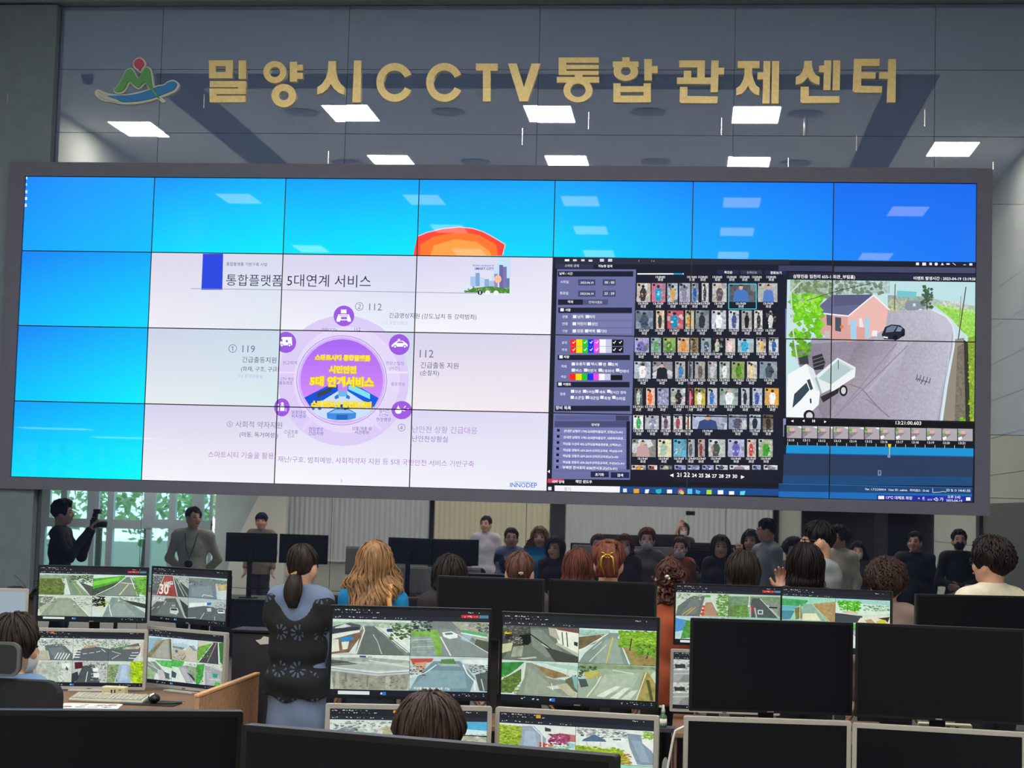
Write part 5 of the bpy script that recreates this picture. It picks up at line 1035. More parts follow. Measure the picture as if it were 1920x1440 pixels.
monitor(6.318, -5.12, 1.09, 0, 'silver framed lit monitor with a grey car park, mostly hidden behind the off monitor', True, picture(sw1, sh1, [['sketchlot', 'parking'], ['sketchlot', 'plaza']]))
monitor(7.56, -5.8, 1.474, 15, 'switched off monitor in front of the man in the white shirt', side=True)
monitor(5.042, -11.98, 1.483, 16.8, 'switched off black monitor filling the lower left corner of the photo, nearest the camera')
monitor(5.717, -12.30, 1.503, -16, 'switched off black monitor at the bottom centre, slanting down to the right, nearest the camera')
# older tilted display at the far left
pc = Picture(lambda x, y: (x / 100 * sw1 - sw1 / 2, sh1 / 2 - y / 100 * sh1))
pc.uvpoly([(-1, -1), (1, -1), (1, 1), (-1, 1)], '9aa8b4')
pc.run('D 6aa8e8 8878c8 78 62 9 16')
monitor(2.16, -5.72, 1.33, 22, 'pale lit display with a blue disc at the left edge of the photo', True, pc, deskz=.775)

# ---------------------------------------------------------------- desks
def desk(x0, x1, y0, y1, label, top=m_wood2, z=.70, wood=m_wood2):
    c = ((x0 + x1) / 2, (y0 + y1) / 2)
    w, d = (x1 - x0) / 2, (y1 - y0) / 2
    t = thing('console_desk', (*c, 0), 0, label, 'desk', 'console desks')
    MB().box(-w, w, -d, d, z - .03, z).build('desktop', top, t, bevel=.006)
    MB().box(-w + .02, w - .02, d - .04, d - .02, .02, z - .031).build('modesty_panel', m_dgrey, t)
    for s in (-1, 1): MB().box(min(s * w, s * (w - .03)), max(s * w, s * (w - .03)), -d + .04, d, 0, z - .031).build('side_panel', wood, t)
    return t
D1 = desk(4.70, 5.965, -9.05, -8.05, 'brown console desk under the four lit centre monitors')
D2 = desk(6.115, 7.45, -9.05, -8.05, 'console desk under the switched off monitors at the lower right')
D3 = desk(1.9, 3.59, -6.3, -5.0, 'console desk at the left with keyboard and papers', z=.775)
D4 = desk(4.65, 5.93, -5.75, -5.1, 'console desk of the middle row below the two dark monitors')
D5 = desk(6.03, 7.2, -5.7, -4.85, 'console desk of the middle row under the coned lane monitor')
D6 = desk(7.25, 8.2, -6.2, -5.4, 'console desk at the right in front of the man in the white shirt')
D7 = desk(4.5, 6.4, -12.9, -11.6, 'console desk nearest the camera under the two big dark monitors')
# oak end panel of the left desk, with its slanting light edge
t = thing('desk_end_panel', (3.62, -5.66, 0), 0, 'light oak end panel of the left desk, in front of the vest wearing woman', 'panel')
MB().box(-.012, .012, -.6, .62, 0, .845).build('board', m_wood, t)
MB().box(-.016, .016, -.604, .624, .846, .862).build('edge_strip', mat('pale_oak_edge', 'dba876', .45, noise=.1, scale=8), t, bevel=.004)
# grey cabinet behind it
t = thing('low_cabinet', (3.79, -4.72, 0), 0, 'dark grey cabinet with a white sticker left of the vest wearing woman', 'cabinet')
MB().box(-.38, .3, -.12, .12, .02, 1.07).build('body', m_dgrey, t, bevel=.006)
MB().box(-.39, .31, -.13, .13, 1.071, 1.09).build('top', m_blackm, t, bevel=.004)
MB().box(-.37, .29, -.11, .11, 0, .019).build('plinth', m_blackm, t)
MB().prism([(-.24 + x, 1.02 + z) for x, z in ((0, .01), (.03, .015), (.05, .035), (.08, .03), (.08, -.01), (.03, -.015))], -.121, -.1225).build('sticker', m_paper, t)
MB().box(.05, .07, -.128, -.1205, .5, .7).build('handle', m_chrome, t)
# end piece between the lit and dark centre monitors
t = thing('pedestal_cabinet', (6.115, -8.72, 0), 0, 'oak drawer unit standing between the two centre desks', 'cabinet')
# things lying on the left desk
def onz(px, py, z): p = atz(px, py, z); return p
p = onz(205, 1315, .775)
t = thing('keyboard', (p[0], p[1], .775), .02, 'pale grey keyboard on the left desk', 'keyboard')
MB().add([(-.2, -.07, 0), (.2, -.07, 0), (.2, .07, 0), (-.2, .07, 0), (-.2, -.07, .016), (.2, -.07, .016), (.2, .07, .034), (-.2, .07, .034)],
         [(3, 2, 1, 0), (4, 5, 6, 7), (0, 1, 5, 4), (1, 2, 6, 5), (2, 3, 7, 6), (3, 0, 4, 7)]).build('case', mat('keyboard_grey', 'b9b9ae', .6), t, bevel=.006)
mb = MB()
for j in range(5):
    for i in range(16): x, y = -.185 + i * .0236, -.052 + j * .024; z = .017 + (y + .07) * .13; mb.box(x, x + .019, y - .009, y + .01, z, z + .006)
mb.build('keycaps', mat('keycap', 'c9c8bc', .6), t)['kind'] = 'stuff'
p = onz(170, 1325, .775)
t = thing('document', (p[0], p[1], .775), .2, 'white papers printed with dark shapes and a red mark on the left desk', 'document')
MB().box(-.15, .15, -.11, .11, 0, .004).build('sheet', m_paper, t)
mb = MB(); rr = random.Random(4)
for k in range(16):
    x, y = rr.uniform(-.1, .1), rr.uniform(-.08, .08); mb.box(x, x + rr.uniform(.02, .05), y, y + .012, .0042, .005)
mb.build('printed_figure', mat('print_ink', '50505c', .8), t)
MB().box(-.13, -.09, -.06, -.03, .0042, .0052).build('red_mark', mat('print_red', 'b83038', .8), t)
p = onz(215, 1306, .775)
t = thing('socket_box', (p[0], p[1], .775), 0, 'cream socket box behind the keyboard on the left desk', 'box')
MB().box(-.065, .065, -.03, .03, 0, .055).build('case', mat('cream_plastic', 'd4cda8', .5), t, bevel=.005)
for k in (-.012, .006): MB().box(k, k + .007, -.0315, -.03, .012, .04).build('slot', m_black, t)
MB().box(.03, .045, -.0315, -.03, .036, .042).build('switch', mat('amber_switch', '9a5020', .5), t)
p = onz(285, 1319, .775)
t = thing('mouse_pad', (p[0], p[1], .775), 0, 'black mouse pad at the right of the left desk', 'mouse pad')
MB().prism(rrect(-.15, .15, -.11, .11, .02, 3), 0, .004)
mb = MB(); q = rrect(-.15, .15, -.11, .11, .02, 3); mb.add([(x, y, 0) for x, y in q] + [(x, y, .004) for x, y in q], [tuple(range(len(q)))[::-1], tuple(range(len(q), 2 * len(q)))] + [(i, (i + 1) % len(q), (i + 1) % len(q) + len(q), i + len(q)) for i in range(len(q))])
mb.build('pad', m_blackm, t)
t = thing('computer_mouse', (p[0] + .01, p[1] + .0, .7791), .4, 'black mouse with a pale pattern on the black pad', 'mouse')
MB().ell((0, 0, .0245), (.033, .058, .024), 18, 10).build('shell', m_black, t, True)
MB().ell((0, .028, .044), (.005, .012, .006)).build('wheel', m_silver, t, True)
MB().prism([(-.03, .005), (0, .012), (-.006, .03), (-.024, .022)], -.048, -.0485).build('pattern', m_silver, t).rotation_euler = (-.7, 0, 0)
p = onz(322, 1320, .779)
t = thing('pen', (p[0], p[1], .784), .5, 'dark pen lying on the black mouse pad', 'pen')
MB().tube([(-.07, 0, 0), (.055, 0, 0)], .0045, 8).build('barrel', m_dgrey, t, True)
MB().tube([(.055, 0, 0), (.07, 0, 0)], [.0045, .001], 8).build('tip', m_silver, t, True)
# spray bottle and riser by the centre monitors
p = at(1243, 1346, 6.55)
t = thing('monitor_riser', (p[0] + .0, p[1], .70), 0, 'dark metal stand under the spray bottle between the monitor groups', 'stand')
MB().box(-.05, .05, -.04, .04, .33, .345).build('shelf', m_dgrey, t)
for s in (-.045, .038): MB().box(s, s + .007, -.035, .035, 0, .33).build('leg', m_dgrey, t)
t = thing('spray_bottle', (p[0], p[1], .70 + .345), 0, 'small green spray bottle with a white pump between the monitor groups', 'bottle')
MB().lathe([(.013, 0), (.015, .004), (.015, .04), (.007, .05), (.006, .054)]).build('bottle', mat('green_clear_plastic', '4f7a58', .25), t, True)
MB().lathe([(.0155, .008), (.0155, .032)]).build('label_band', m_paper, t, True)
pu = MB().lathe([(.008, .052), (.008, .062), (.006, .07), (.005, .082), (.001, .083)]).build('pump', mat('pump_white', 'cfd4c4', .5), t, True)
MB().box(-.016, .004, -.004, .004, .072, .08).build('nozzle', mat('pump_white', 'cfd4c4', .5), pu, bevel=.002)
t = bpy.data.objects['pedestal_cabinet']; t.location = (p[0] + .03, p[1] - .16, 0)
MB().box(-.054, .054, -.12, .12, 0, .69).build('carcass', m_wood2, t, bevel=.003)
for k in range(2): MB().box(-.053 + k * .054, -.001 + k * .054, -.128, -.1205, .04, .62).build('door', m_wood, t, bevel=.002)
MB().box(-.054, .054, -.13, -.12, .63, .688).build('rail', m_blackm, t)
a = at(1283, 1362, 6.3); bq = at(1262, 1385, 6.3); cq = at(1252, 1438, 6.3)
o = MB().tube([tuple(a), tuple((a + bq) / 2 + np.array([-.012, 0, .006])), tuple(bq), tuple((bq + cq) / 2), tuple(cq), (cq[0] - .01, cq[1], .69)], .0045, 8).build('power_cable', m_white, None, True)
tag(o, 'white cable hanging down left of the lower right silver monitor', 'cable')

# power strip on a shelf behind the lower right monitors
t = thing('equipment_shelf', (7.02, -8.12, .70), 0, 'dark shelf behind the switched off lower right monitors', 'shelf')
MB().box(-.3, .3, -.04, .05, .34, .352).build('board', m_blackm, t)
for s in (-.3, .29): MB().box(s, s + .01, -.035, .045, 0, .34).build('leg', m_blackm, t)
t = thing('power_strip', (7.09, -8.12, 1.052), -.05, 'cream power strip showing in the gap above the lower right silver monitor', 'power strip')
MB().box(-.1, .1, -.025, .025, 0, .028).build('case', mat('cream_plastic', 'd4cda8', .5), t, bevel=.004)
for k in range(4): MB().box(-.06 + .032 * k, -.046 + .032 * k, -.0262, -.025, .008, .02).build('outlet', m_dgrey, t)
# operator chair at the left
def chair(x, y, rz, label, rest=True, bw=.24):
    t = thing('office_chair', (x, y, 0), rz, label, 'chair')
    MB().prism(rrect(-bw, bw, .62, 1.05 if rest else .98, .07, 5), -.2, -.26).build('backrest', mat('black_mesh_fabric', '1b1d20', .8, noise=.2, scale=40), t, bevel=.015)
    if rest:
        hr = MB().prism(rrect(-.125, .125, 1.07, 1.205, .035, 5), -.23, -.275).build('headrest', mat('dark_headrest', '24272a', .55), t, bevel=.012)
        mb = MB(); q = rrect(-.132, .132, 1.063, 1.212, .04, 5)
        n = len(q); qi = rrect(-.12, .12, 1.075, 1.2, .032, 5)
        mb.add([(x_, -.278, z) for x_, z in q] + [(x_, -.278, z) for x_, z in qi] + [(x_, -.262, z) for x_, z in q] + [(x_, -.262, z) for x_, z in qi],
               [(i, (i + 1) % n, (i + 1) % n + n, i + n) for i in range(n)] + [(i, i + 2 * n, (i + 1) % n + 2 * n, (i + 1) % n) for i in range(n)])
        mb.build('headrest_rim', mat('grey_rim', '5c6060', .45), hr)
    MB().box(-.02, .02, -.29, -.27, .6, 1.13 if rest else .98).build('spine', m_blackm, t)
    mb = MB(); q = rrect(-.25, .25, -.22, .25, .06, 4); n = len(q)
    mb.add([(x_, y_, .43) for x_, y_ in q] + [(x_, y_, .5) for x_, y_ in q], [tuple(range(n))[::-1], tuple(range(n, 2 * n))] + [(i, (i + 1) % n, (i + 1) % n + n, i + n) for i in range(n)])
    mb.build('seat', mat('black_mesh_fabric', '1b1d20', .8), t, bevel=.015)
    for s in (-1, 1):
        MB().box(s * .27 - .02, s * .27 + .02, -.1, .12, .66, .69).box(s * .27 - .012, s * .27 + .012, -.03, .03, .45, .66).build('armrest', m_blackm, t, bevel=.006)
    MB().cyl(0, 0, .1, .43, .03).build('column', m_chrome, t, True)
    for k in range(5):
        a = 2 * PI * k / 5 + .3
        ba = MB().tube([(0, 0, .11), (.28 * math.cos(a), .28 * math.sin(a), .07)], [.028, .018], 8).build('base_arm', m_blackm, t, True)
        MB().ell((.28 * math.cos(a), .28 * math.sin(a), .028), (.028, .028, .028)).build('caster', m_black, ba, True)
    return t

# ---------------------------------------------------------------- people: bodies grown from blended limb volumes
V3 = lambda *a: np.array(a, float)


def surface(prims, h, k=.03, post=None, carve=()):
    lo = np.full(3, 1e9); hi = -lo
    for p in prims:
        if p[0] == 'c':
            for q, r in ((p[1], p[3]), (p[2], p[4])): lo = np.minimum(lo, q - r); hi = np.maximum(hi, q + r)
        else: lo = np.minimum(lo, p[1] - p[2]); hi = np.maximum(hi, p[1] + p[2])
    lo -= 3 * h + .02; hi += 3 * h + .02
    n = np.ceil((hi - lo) / h).astype(int) + 1
    ax = [lo[i] + h * np.arange(n[i]) for i in range(3)]
    F = np.full(n, .2)
    def sub(c0, c1):
        i0 = np.maximum(((c0 - lo) / h).astype(int), 0); i1 = np.minimum(((c1 - lo) / h).astype(int) + 2, n)
        sl = tuple(slice(a, b) for a, b in zip(i0, i1))
        return sl, np.meshgrid(*[ax[i][sl[i]] for i in range(3)], indexing='ij', sparse=True)
    def dist(p, g):
        if p[0] == 'c':
            a, b, ra, rb = p[1:5]; d = b - a; L = d @ d + 1e-12
            t = np.clip(((g[0] - a[0]) * d[0] + (g[1] - a[1]) * d[1] + (g[2] - a[2]) * d[2]) / L, 0, 1)
            return np.sqrt((g[0] - a[0] - t * d[0]) ** 2 + (g[1] - a[1] - t * d[1]) ** 2 + (g[2] - a[2] - t * d[2]) ** 2) - (ra + (rb - ra) * t)
        c, r = p[1], p[2]
        q = np.sqrt(((g[0] - c[0]) / r[0]) ** 2 + ((g[1] - c[1]) / r[1]) ** 2 + ((g[2] - c[2]) / r[2]) ** 2)
        return (q - 1) * (min(r) if len(p) < 4 else p[3])
    for p in prims:
        if p[0] == 'c': m = max(p[3], p[4]) + .1; c0, c1 = np.minimum(p[1], p[2]) - m, np.maximum(p[1], p[2]) + m
        else: c0, c1 = p[1] - p[2] - .1, p[1] + p[2] + .1
        sl, g = sub(c0, c1); d = dist(p, g); f = F[sl]
        e = np.clip(.5 + .5 * (f - d) / k, 0, 1); F[sl] = f * (1 - e) + d * e - k * e * (1 - e)
    for p in carve:
        sl, g = sub(p[1] - p[2] - .02, p[1] + p[2] + .02); F[sl] = np.maximum(F[sl], -dist(p, g))
    if post is not None: F = post(F, *np.meshgrid(*ax, indexing='ij', sparse=True))
    S = F < 0
    c = [(i, j, l) for i in (0, 1) for j in (0, 1) for l in (0, 1)]
    m = n - 1
    def cor(A, o): return A[o[0]:o[0] + m[0], o[1]:o[1] + m[1], o[2]:o[2] + m[2]]
    cnt = sum(cor(S, o).astype(np.int8) for o in c)
    mix = (cnt > 0) & (cnt < 8)
    idx = np.argwhere(mix); N = len(idx)
    vid = np.full(m, -1); vid[tuple(idx.T)] = np.arange(N)
    fv = {o: F[tuple((idx + o).T)] for o in c}
    acc = np.zeros((N, 3)); w = np.zeros(N)
    for o in c:
        for a in range(3):
            if o[a]: continue
            o2 = tuple(1 if i == a else o[i] for i in range(3))
            f0, f1 = fv[o], fv[o2]; x = (f0 < 0) != (f1 < 0)
            t = np.where(x, f0 / np.where(x, f0 - f1, 1), 0)
            p = np.tile(np.array(o, float), (N, 1)); p[:, a] = t
            acc[x] += p[x]; w[x] += 1
    V = lo + h * (idx + acc / w[:, None])
    faces = []
    for a in range(3):
        b, d = (a + 1) % 3, (a + 2) % 3
        s0 = [slice(1, -1)] * 3; s0[a] = slice(0, -1); s1 = list(s0); s1[a] = slice(1, None)
        A, B = S[tuple(s0)], S[tuple(s1)]
        e = np.argwhere(A != B)
        if not len(e): continue
        inside = A[tuple(e.T)]
        g = e.copy(); g[:, b] += 1; g[:, d] += 1
        q = []
        for db, dd in ((0, 0), (-1, 0), (-1, -1), (0, -1)):
            x = g.copy(); x[:, b] += db; x[:, d] += dd; q.append(vid[tuple(x.T)])
        q = np.stack(q, 1); q[~inside] = q[~inside][:, ::-1]; faces.append(q)
    return V, np.concatenate(faces)


def smesh(name, vf, m, parent):
    vs, fs = [], []; n = 0
    for v, f in vf: vs.append(v); fs.append(f + n); n += len(v)
    me = bpy.data.meshes.new(name); v = np.concatenate(vs); f = np.concatenate(fs)
    me.vertices.add(len(v)); me.vertices.foreach_set('co', v.ravel())
    me.loops.add(f.size); me.loops.foreach_set('vertex_index', f.ravel().astype(np.int32))
    me.polygons.add(len(f)); me.polygons.foreach_set('loop_start', np.arange(0, f.size, 4, dtype=np.int32))
    me.polygons.foreach_set('use_smooth', np.ones(len(f), bool)); me.update(calc_edges=True); me.validate()
    me.materials.append(m)
    o = bpy.data.objects.new(name, me); COL.objects.link(o); o.parent = parent
    return o


m_skin = mat('skin', 'd0a086', .5, noise=.06, scale=25)
m_lip = mat('lips', 'a8605a', .45)
m_eye = mat('eye_dark', '14100e', .2)
m_mask = mat('white_face_mask', 'd5d8da', .8)
m_bmask = mat('black_face_mask', '17181b', .8)
m_shoe = mat('dark_shoe', '1c1c20', .5)
m_lens = mat('spectacle_frame', '2a2624', .3)


def hair_mat(c): return mat('hair_' + c, c, .5, noise=.45, scale=60, stretch=(1, 1, .12), bump=.35, spec=.22)
def cloth_mat(c, n=.1, rough=.85): return mat('cloth_' + c, c, rough, noise=n, scale=14, bump=.15)


def rotz(p, a): c, s = math.cos(a), math.sin(a); return V3(p[0] * c - p[1] * s, p[0] * s + p[1] * c, p[2])


def hand_prims(wr, d, nrm, spread=0., curl=.35, s=1.):
    d = d / np.linalg.norm(d); nrm = nrm - d * (nrm @ d); nrm /= np.linalg.norm(nrm); sd = np.cross(d, nrm)
    P = [('c', wr - d * .02, wr + d * .03, .024 * s, .026 * s), ('c', wr + d * .03 + sd * .02, wr + d * .085 + sd * .026, .016 * s, .013 * s), ('c', wr + d * .03 - sd * .02, wr + d * .08 - sd * .026, .016 * s, .013 * s), ('c', wr + d * .03, wr + d * .086, .018 * s, .014 * s)]
    for i, (o, L) in enumerate(((.030, .066), (.010, .076), (-.011, .071), (-.030, .056))):
        b = wr + d * (.088 if 0 < i < 3 else .08) + sd * o
        d1 = d + sd * o * 6 * spread - nrm * (.3 + curl * .5); d1 /= np.linalg.norm(d1)
        d2 = d1 - nrm * curl * 1.3; d2 /= np.linalg.norm(d2); d3 = d2 - nrm * curl; d3 /= np.linalg.norm(d3)
        p1 = b + d1 * L * .48; p2 = p1 + d2 * L * .32; p3 = p2 + d3 * L * .24
        P += [('c', b, p1, .0095, .0085), ('c', p1, p2, .0085, .0078), ('c', p2, p3, .0078, .0065)]
    b = wr + d * .03 + sd * .028; t1 = d * .6 + sd * .8 - nrm * .25; t1 /= np.linalg.norm(t1); t2 = d * .9 + sd * .35 - nrm * .3; t2 /= np.linalg.norm(t2)
    P += [('c', b, b + t1 * .036, .0125, .0105), ('c', b + t1 * .036, b + t1 * .036 + t2 * .034, .0105, .0075)]
    return P


HX, HY, HZ = .076, .094, .114                 # half sizes of a head


def hair(kind, c, parent, rnd, tilt, ctr, seed=0, vol=1., low=0.):
    """hair as a combed shell flowing from the crown plus loose locks; phi is measured from the nape side"""
    spec = dict(short=(.016, 100, 118, 0, 0, .004, 60), bowl=(.020, 96, 112, 0, 0, .004, 70), bald=(.014, 98, 116, 0, 0, .004, 60), perm=(.032, 104, 122, 0, 0, .012, 150),
                bob=(.020, 104, 116, .12, .012, .004, 90), long=(.024, 104, 112, .235, .045, .008, 170), tied=(.013, 98, 118, 0, 0, .003, 60), fluffy=(.034, 104, 120, .0, 0, .012, 130), full=(.040, 108, 124, .0, 0, .006, 150), med=(.024, 106, 118, .05, .006, .005, 90))[kind]
    T, thS, thB, drop, flare, amp, nl = spec
    T *= vol; thB += low; thS += low * .3
    ph0 = [rnd.uniform(0, 6.3) for _ in range(8)]
    front = 60 if kind not in ('bowl',) else 74
    def te(phi):                               # where the shell ends, degrees from the crown
        a = abs((phi + PI) % (2 * PI) - PI)    # 0 back .. pi front
        if a < 1.2: return thB + (thS - thB) * (a / 1.2) ** 2
        if a < 1.95: return thS
        u = min(1, (a - 1.95) / .55); u = u * u * (3 - 2 * u); return thS + (front - thS) * u
    def long_ok(phi):
        a = abs((phi + PI) % (2 * PI) - PI); return 1 - min(1, max(0, (a - 1.75) / .35))
    def pt(phi, s, off=0.):
        e = math.radians(te(phi)); dl = drop * long_ok(phi)
        arc = e * .105; tot = arc + dl
        q = s * tot
        th = min(q, arc) / .105
        wv = sum(math.sin(kf * phi + p_ + tw * s) * w_ for kf, p_, tw, w_ in ((17, ph0[0], 2, .5), (31, ph0[1], -3, .35), (53, ph0[2], 4, .25), (9, ph0[3], 1.5, .5)))
        t = T * (.75 + .25 * math.sin(min(1, s * 1.1) * PI * .8)) + amp * .5 * wv + off
        if drop == 0: t *= max(.12, 1 - max(0, s - .72) / .28 * .85)
        rx, ry, rz = HX + t, HY + t, HZ + t
        x, y, z = rx * math.sin(th) * math.sin(phi), -ry * math.sin(th) * math.cos(phi), rz * math.cos(th)
        if q > arc:
            dd = (q - arc) / max(dl, 1e-6)
            wob = math.sin(dd * 7 + ph0[4] + 2 * phi) * flare * .5
            f = 1 + (flare / .09) * math.sin(dd * PI * .8) + wob / .09 + off * 3
            if kind == 'long': f *= 1 - .25 * max(0, dd - .75)
            if kind in ('bob', 'med'): f *= 1 - .12 * dd ** 2
            z -= dl * dd; x *= f; y = y * f - (.02 * dd if kind == 'long' else 0)
        return V3(x, y, z)
    NP, NS = 132, 26
    v = []; f = []
    crown = V3(0, -.012, 0)
    def fin(p):
        p = p + crown * max(0, p[2] / HZ); p = rotz(p, tilt[0]); return p + ctr
    for i in range(NP):
        for j in range(NS + 1): v.append(fin(pt(2 * PI * i / NP, max(.004, j / NS))))
        e = pt(2 * PI * i / NP, 1.0) * V3(.8, .8, 1) + V3(0, 0, .012); v.append(fin(e))
    M = NS + 2
    for i in range(NP):
        for j in range(M - 1): a, b = i * M + j, ((i + 1) % NP) * M + j; f.append((a, a + 1, b + 1, b))
    f.append(tuple(i * M for i in range(NP)))
    mb = MB().add(v, f)
    for k in range(nl):
        phi = rnd.uniform(-PI, PI); s0 = rnd.uniform(0.02, .5); s1 = min(1.02, s0 + rnd.uniform(.3, .6)) if kind != 'long' else rnd.uniform(.85, 1.05)
        if long_ok(phi) < .5 and drop: s1 = min(s1, 1.)
        dr = rnd.uniform(-.25, .25); pts = []; rs = []
        curly = kind in ('perm', 'fluffy')
        n = 11; r0 = rnd.uniform(.004, .0075) * (1.3 if curly else 1)
        aw = {'long': .017, 'perm': .012, 'fluffy': .008}.get(kind, .002); fq = {'long': 9, 'perm': 22, 'fluffy': 14}.get(kind, 4); p0 = rnd.uniform(0, 6)
        for j in range(n):
            u = j / (n - 1); s = s0 + (s1 - s0) * u
            p = pt(phi + dr * u + aw / .09 * .8 * math.sin(fq * u + p0) * (u if kind == 'long' else 1), s, .002 + aw * .5 * math.cos(fq * u + p0) + (rnd.uniform(0, .004)))
            pts.append(fin(p)); rs.append(r0 * max(.12, math.sin(PI * min(.97, .08 + .9 * u))))
        mb.tube(pts, rs, 5)
    o = mb.build('hair', hair_mat(c), parent, True)
    return o, fin


def person(label, X, Y, H, yaw=0, hairk='short', hc='1c1815', top='4a4a50', bottom='2a2c32', female=True, pose='down', head=(0, 0), mask=None, glasses=False, build=1.0, seat=False, hem=.46, sleeve=1.0, collar=False, hood=False, skin=m_skin, seed=0, vol=1., low=0.):
    rnd = random.Random(seed + 17)
    hh = {'short': .016, 'bowl': .02, 'bald': .014, 'perm': .034, 'bob': .02, 'long': .022, 'tied': .013, 'fluffy': .034, 'full': .04, 'med': .024}[hairk] * vol
    body_h = (H - hh * .8 - .50) / .47 if seat else H - hh * .8
    t = thing('person', (X, Y, 0), yaw, label, 'person', None)
    dz = 0 if not seat else .50 - .53 * body_h
    P = lambda x, y, z: V3(x, y, z * body_h + dz)
    b = build; sw = (.084 if female else .097) * body_h * b
    up = [P(-sw, 0, .815), P(sw, 0, .815)]
    hc_ = P(0, .015, 1) - V3(0, 0, HZ)        # head centre
    yawh = math.radians(head[0])
    hp = lambda x, y, z: hc_ + rotz(V3(x, y, z), yawh)
    # skin
    A = []
    A += [('e', hc_, V3(HX, HY, HZ) * V3(1, .98, .98)), ('e', hp(0, .02, -.045), V3(.060, .072, .075)), ('e', hp(0, .05, -.088), V3(.032, .03, .026)),
          ('c', hp(0, -.03, -.05), P(0, -.015, .835), .052, .056), ('e', hp(0, .094, -.022), V3(.013, .02, .02)), ('c', hp(0, .088, .01), hp(0, .098, -.02), .008, .010)]
    for s in (-1, 1): A += [('e', hp(s * (HX + .004), -.008, -.02), V3(.011, .022, .032)), ('e', hp(s * .038, .066, -.03), V3(.024, .022, .02))]
    carve = [('e', hp(s * .033, .097, .008), V3(.018, .014, .011)) for s in (-1, 1)]
    torso = [('e', P(0, -.0, .545), V3(.155 * b, .115 * b, .12)), ('e', P(0, .0, .63), V3(.128 * b, .095 * b, .14)), ('e', P(0, .0, .725), V3(.148 * b, .108 * b, .17)), ('c', up[0] + V3(.025, 0, 0), up[1] - V3(.025, 0, 0), .056 * b, .056 * b),
             ('c', P(-.045, -.01, .835), up[0] + V3(.02, 0, .0), .045, .048), ('c', P(.045, -.01, .835), up[1] - V3(.02, 0, .0), .045, .048)]
    if female: torso += [('e', P(s * .045, .075, .735), V3(.062, .055, .062)) for s in (-1, 1)]
    else: torso += [('e', P(0, .05, .6), V3(.12 * b, .09 * b, .12))] if b > 1.05 else []
    arms = []; wrists = []
    for i, s in enumerate((-1, 1)):
        S = up[i]
        po = pose if isinstance(pose, str) else pose[i]
        if po == 'down': E, W, D, Nn = S + V3(s * .04, -.02, -.27), S + V3(s * .045, .05, -.50), V3(0, .15, -1), V3(-s, 0, 0)
        elif po == 'clasp': E, W, D, Nn = S + V3(-s * .01, .07, -.25), P(s * .05, .22, .55), V3(-s, .3, -.2), V3(0, -1, 0)
        elif po == 'back': E, W, D, Nn = S + V3(s * .09, -.08, -.26), P(s * .06, -.17, .53), V3(-s, -.1, -.2), V3(0, 1, 0)
        elif po == 'cam': E, W, D, Nn = S + V3(s * .05, .15, -.22), hc_ + V3(s * .06, .30, -.16), V3(-s * .2, .5, .6), V3(0, -1, .2)
        elif po == 'phone': E, W, D, Nn = S + V3(s * .09, .2, -.05), hc_ + V3(s * .08, .27, .06), V3(-s * .5, .05, .8), V3(-s * .3, -1, 0)
        elif po == 'raise': E, W, D, Nn = S + V3(s * .09, .13, -.20), hc_ + V3(s * .125, .10, -.16), V3(s * .05, 0, 1), V3(-s * .2, 1, 0)
        elif po == 'fold': E, W, D, Nn = S + V3(s * .06, .03, -.27), P(-s * .02, .23, .62), V3(-s, .1, 0), V3(0, -1, 0)
        else: E, W, D, Nn = S + V3(s * .05, .12, -.24), S + V3(-s * .02, .36, -.30), V3(-s * .1, 1, -.1), V3(0, 0, 1)
        # keep limb lengths human
        ua = .165 * body_h; E = S + (E - S) / np.linalg.norm(E - S) * ua
        arms.append((S, E, W)); wrists.append((W, D, Nn))
    A += torso + [('c', S + V3(0, 0, -.01), E, .046, .038) for S, E, W in arms] + [('c', E, W, .037, .024) for S, E, W in arms]
    legs = []
    for s in (-1, 1):
        h = P(s * .055, 0, .52)
        if seat: kn = V3(s * .1, .42, .50); an = V3(s * .1, .44, .08)
        else: kn = V3(s * .085, .02, .285 * body_h); an = V3(s * .09, -.02, .075)
        legs.append((h, kn, an))
    A += [('c', h, kn, .082, .055) for h, kn, an in legs] + [('c', kn, an, .052, .038) for h, kn, an in legs] + [('c', an, an + V3(0, .12, -.045), .036, .028) for h, kn, an in legs]
    vf = [surface(A, .0105, .022, None, carve)]
    for w in wrists: vf.append(surface(hand_prims(*w, spread=.5 if pose == 'raise' or 'raise' in pose else .15), .0042, .006))
    body = smesh('body', vf, skin, t)
    fa = MB()
    for s in (-1, 1): MB().ell(hp(s * .033, .083, .008), (.014, .008, .007)).build('eye', m_eye, t, True)
    for s in (-1, 1): MB().tube([hp(s * .018, .09, .03), hp(s * .035, .088, .034), hp(s * .05, .078, .029)], [.003, .0035, .002], 6).build('eyebrow', hair_mat(hc), t, True)
    if not mask: MB().ell(hp(0, .092, -.062), (.023, .009, .007)).build('mouth', m_lip, t, True)
    else:
        mk = [('e', hp(0, .022, -.05), V3(.067, .085, .072)), ('e', hp(0, .06, -.05), V3(.045, .055, .055))]
        def cut(F, x, y, z, c=hp(0, .03, 0), z0=hc_[2] - .115, z1=hc_[2] - .014, yw=yawh):
            yy = -(x - hc_[0]) * math.sin(yw) + (y - hc_[1]) * math.cos(yw)
            return np.maximum(np.maximum(F, .035 - yy), np.maximum(z0 - z, z - z1))
        o = smesh('face_mask', [surface(mk, .006, .02, cut)], mask, t)
        for s in (-1, 1): MB().tube([hp(s * .062, .04, -.03), hp(s * .082, -.01, -.005)], .0015, 5).build('mask_loop', mask, o)
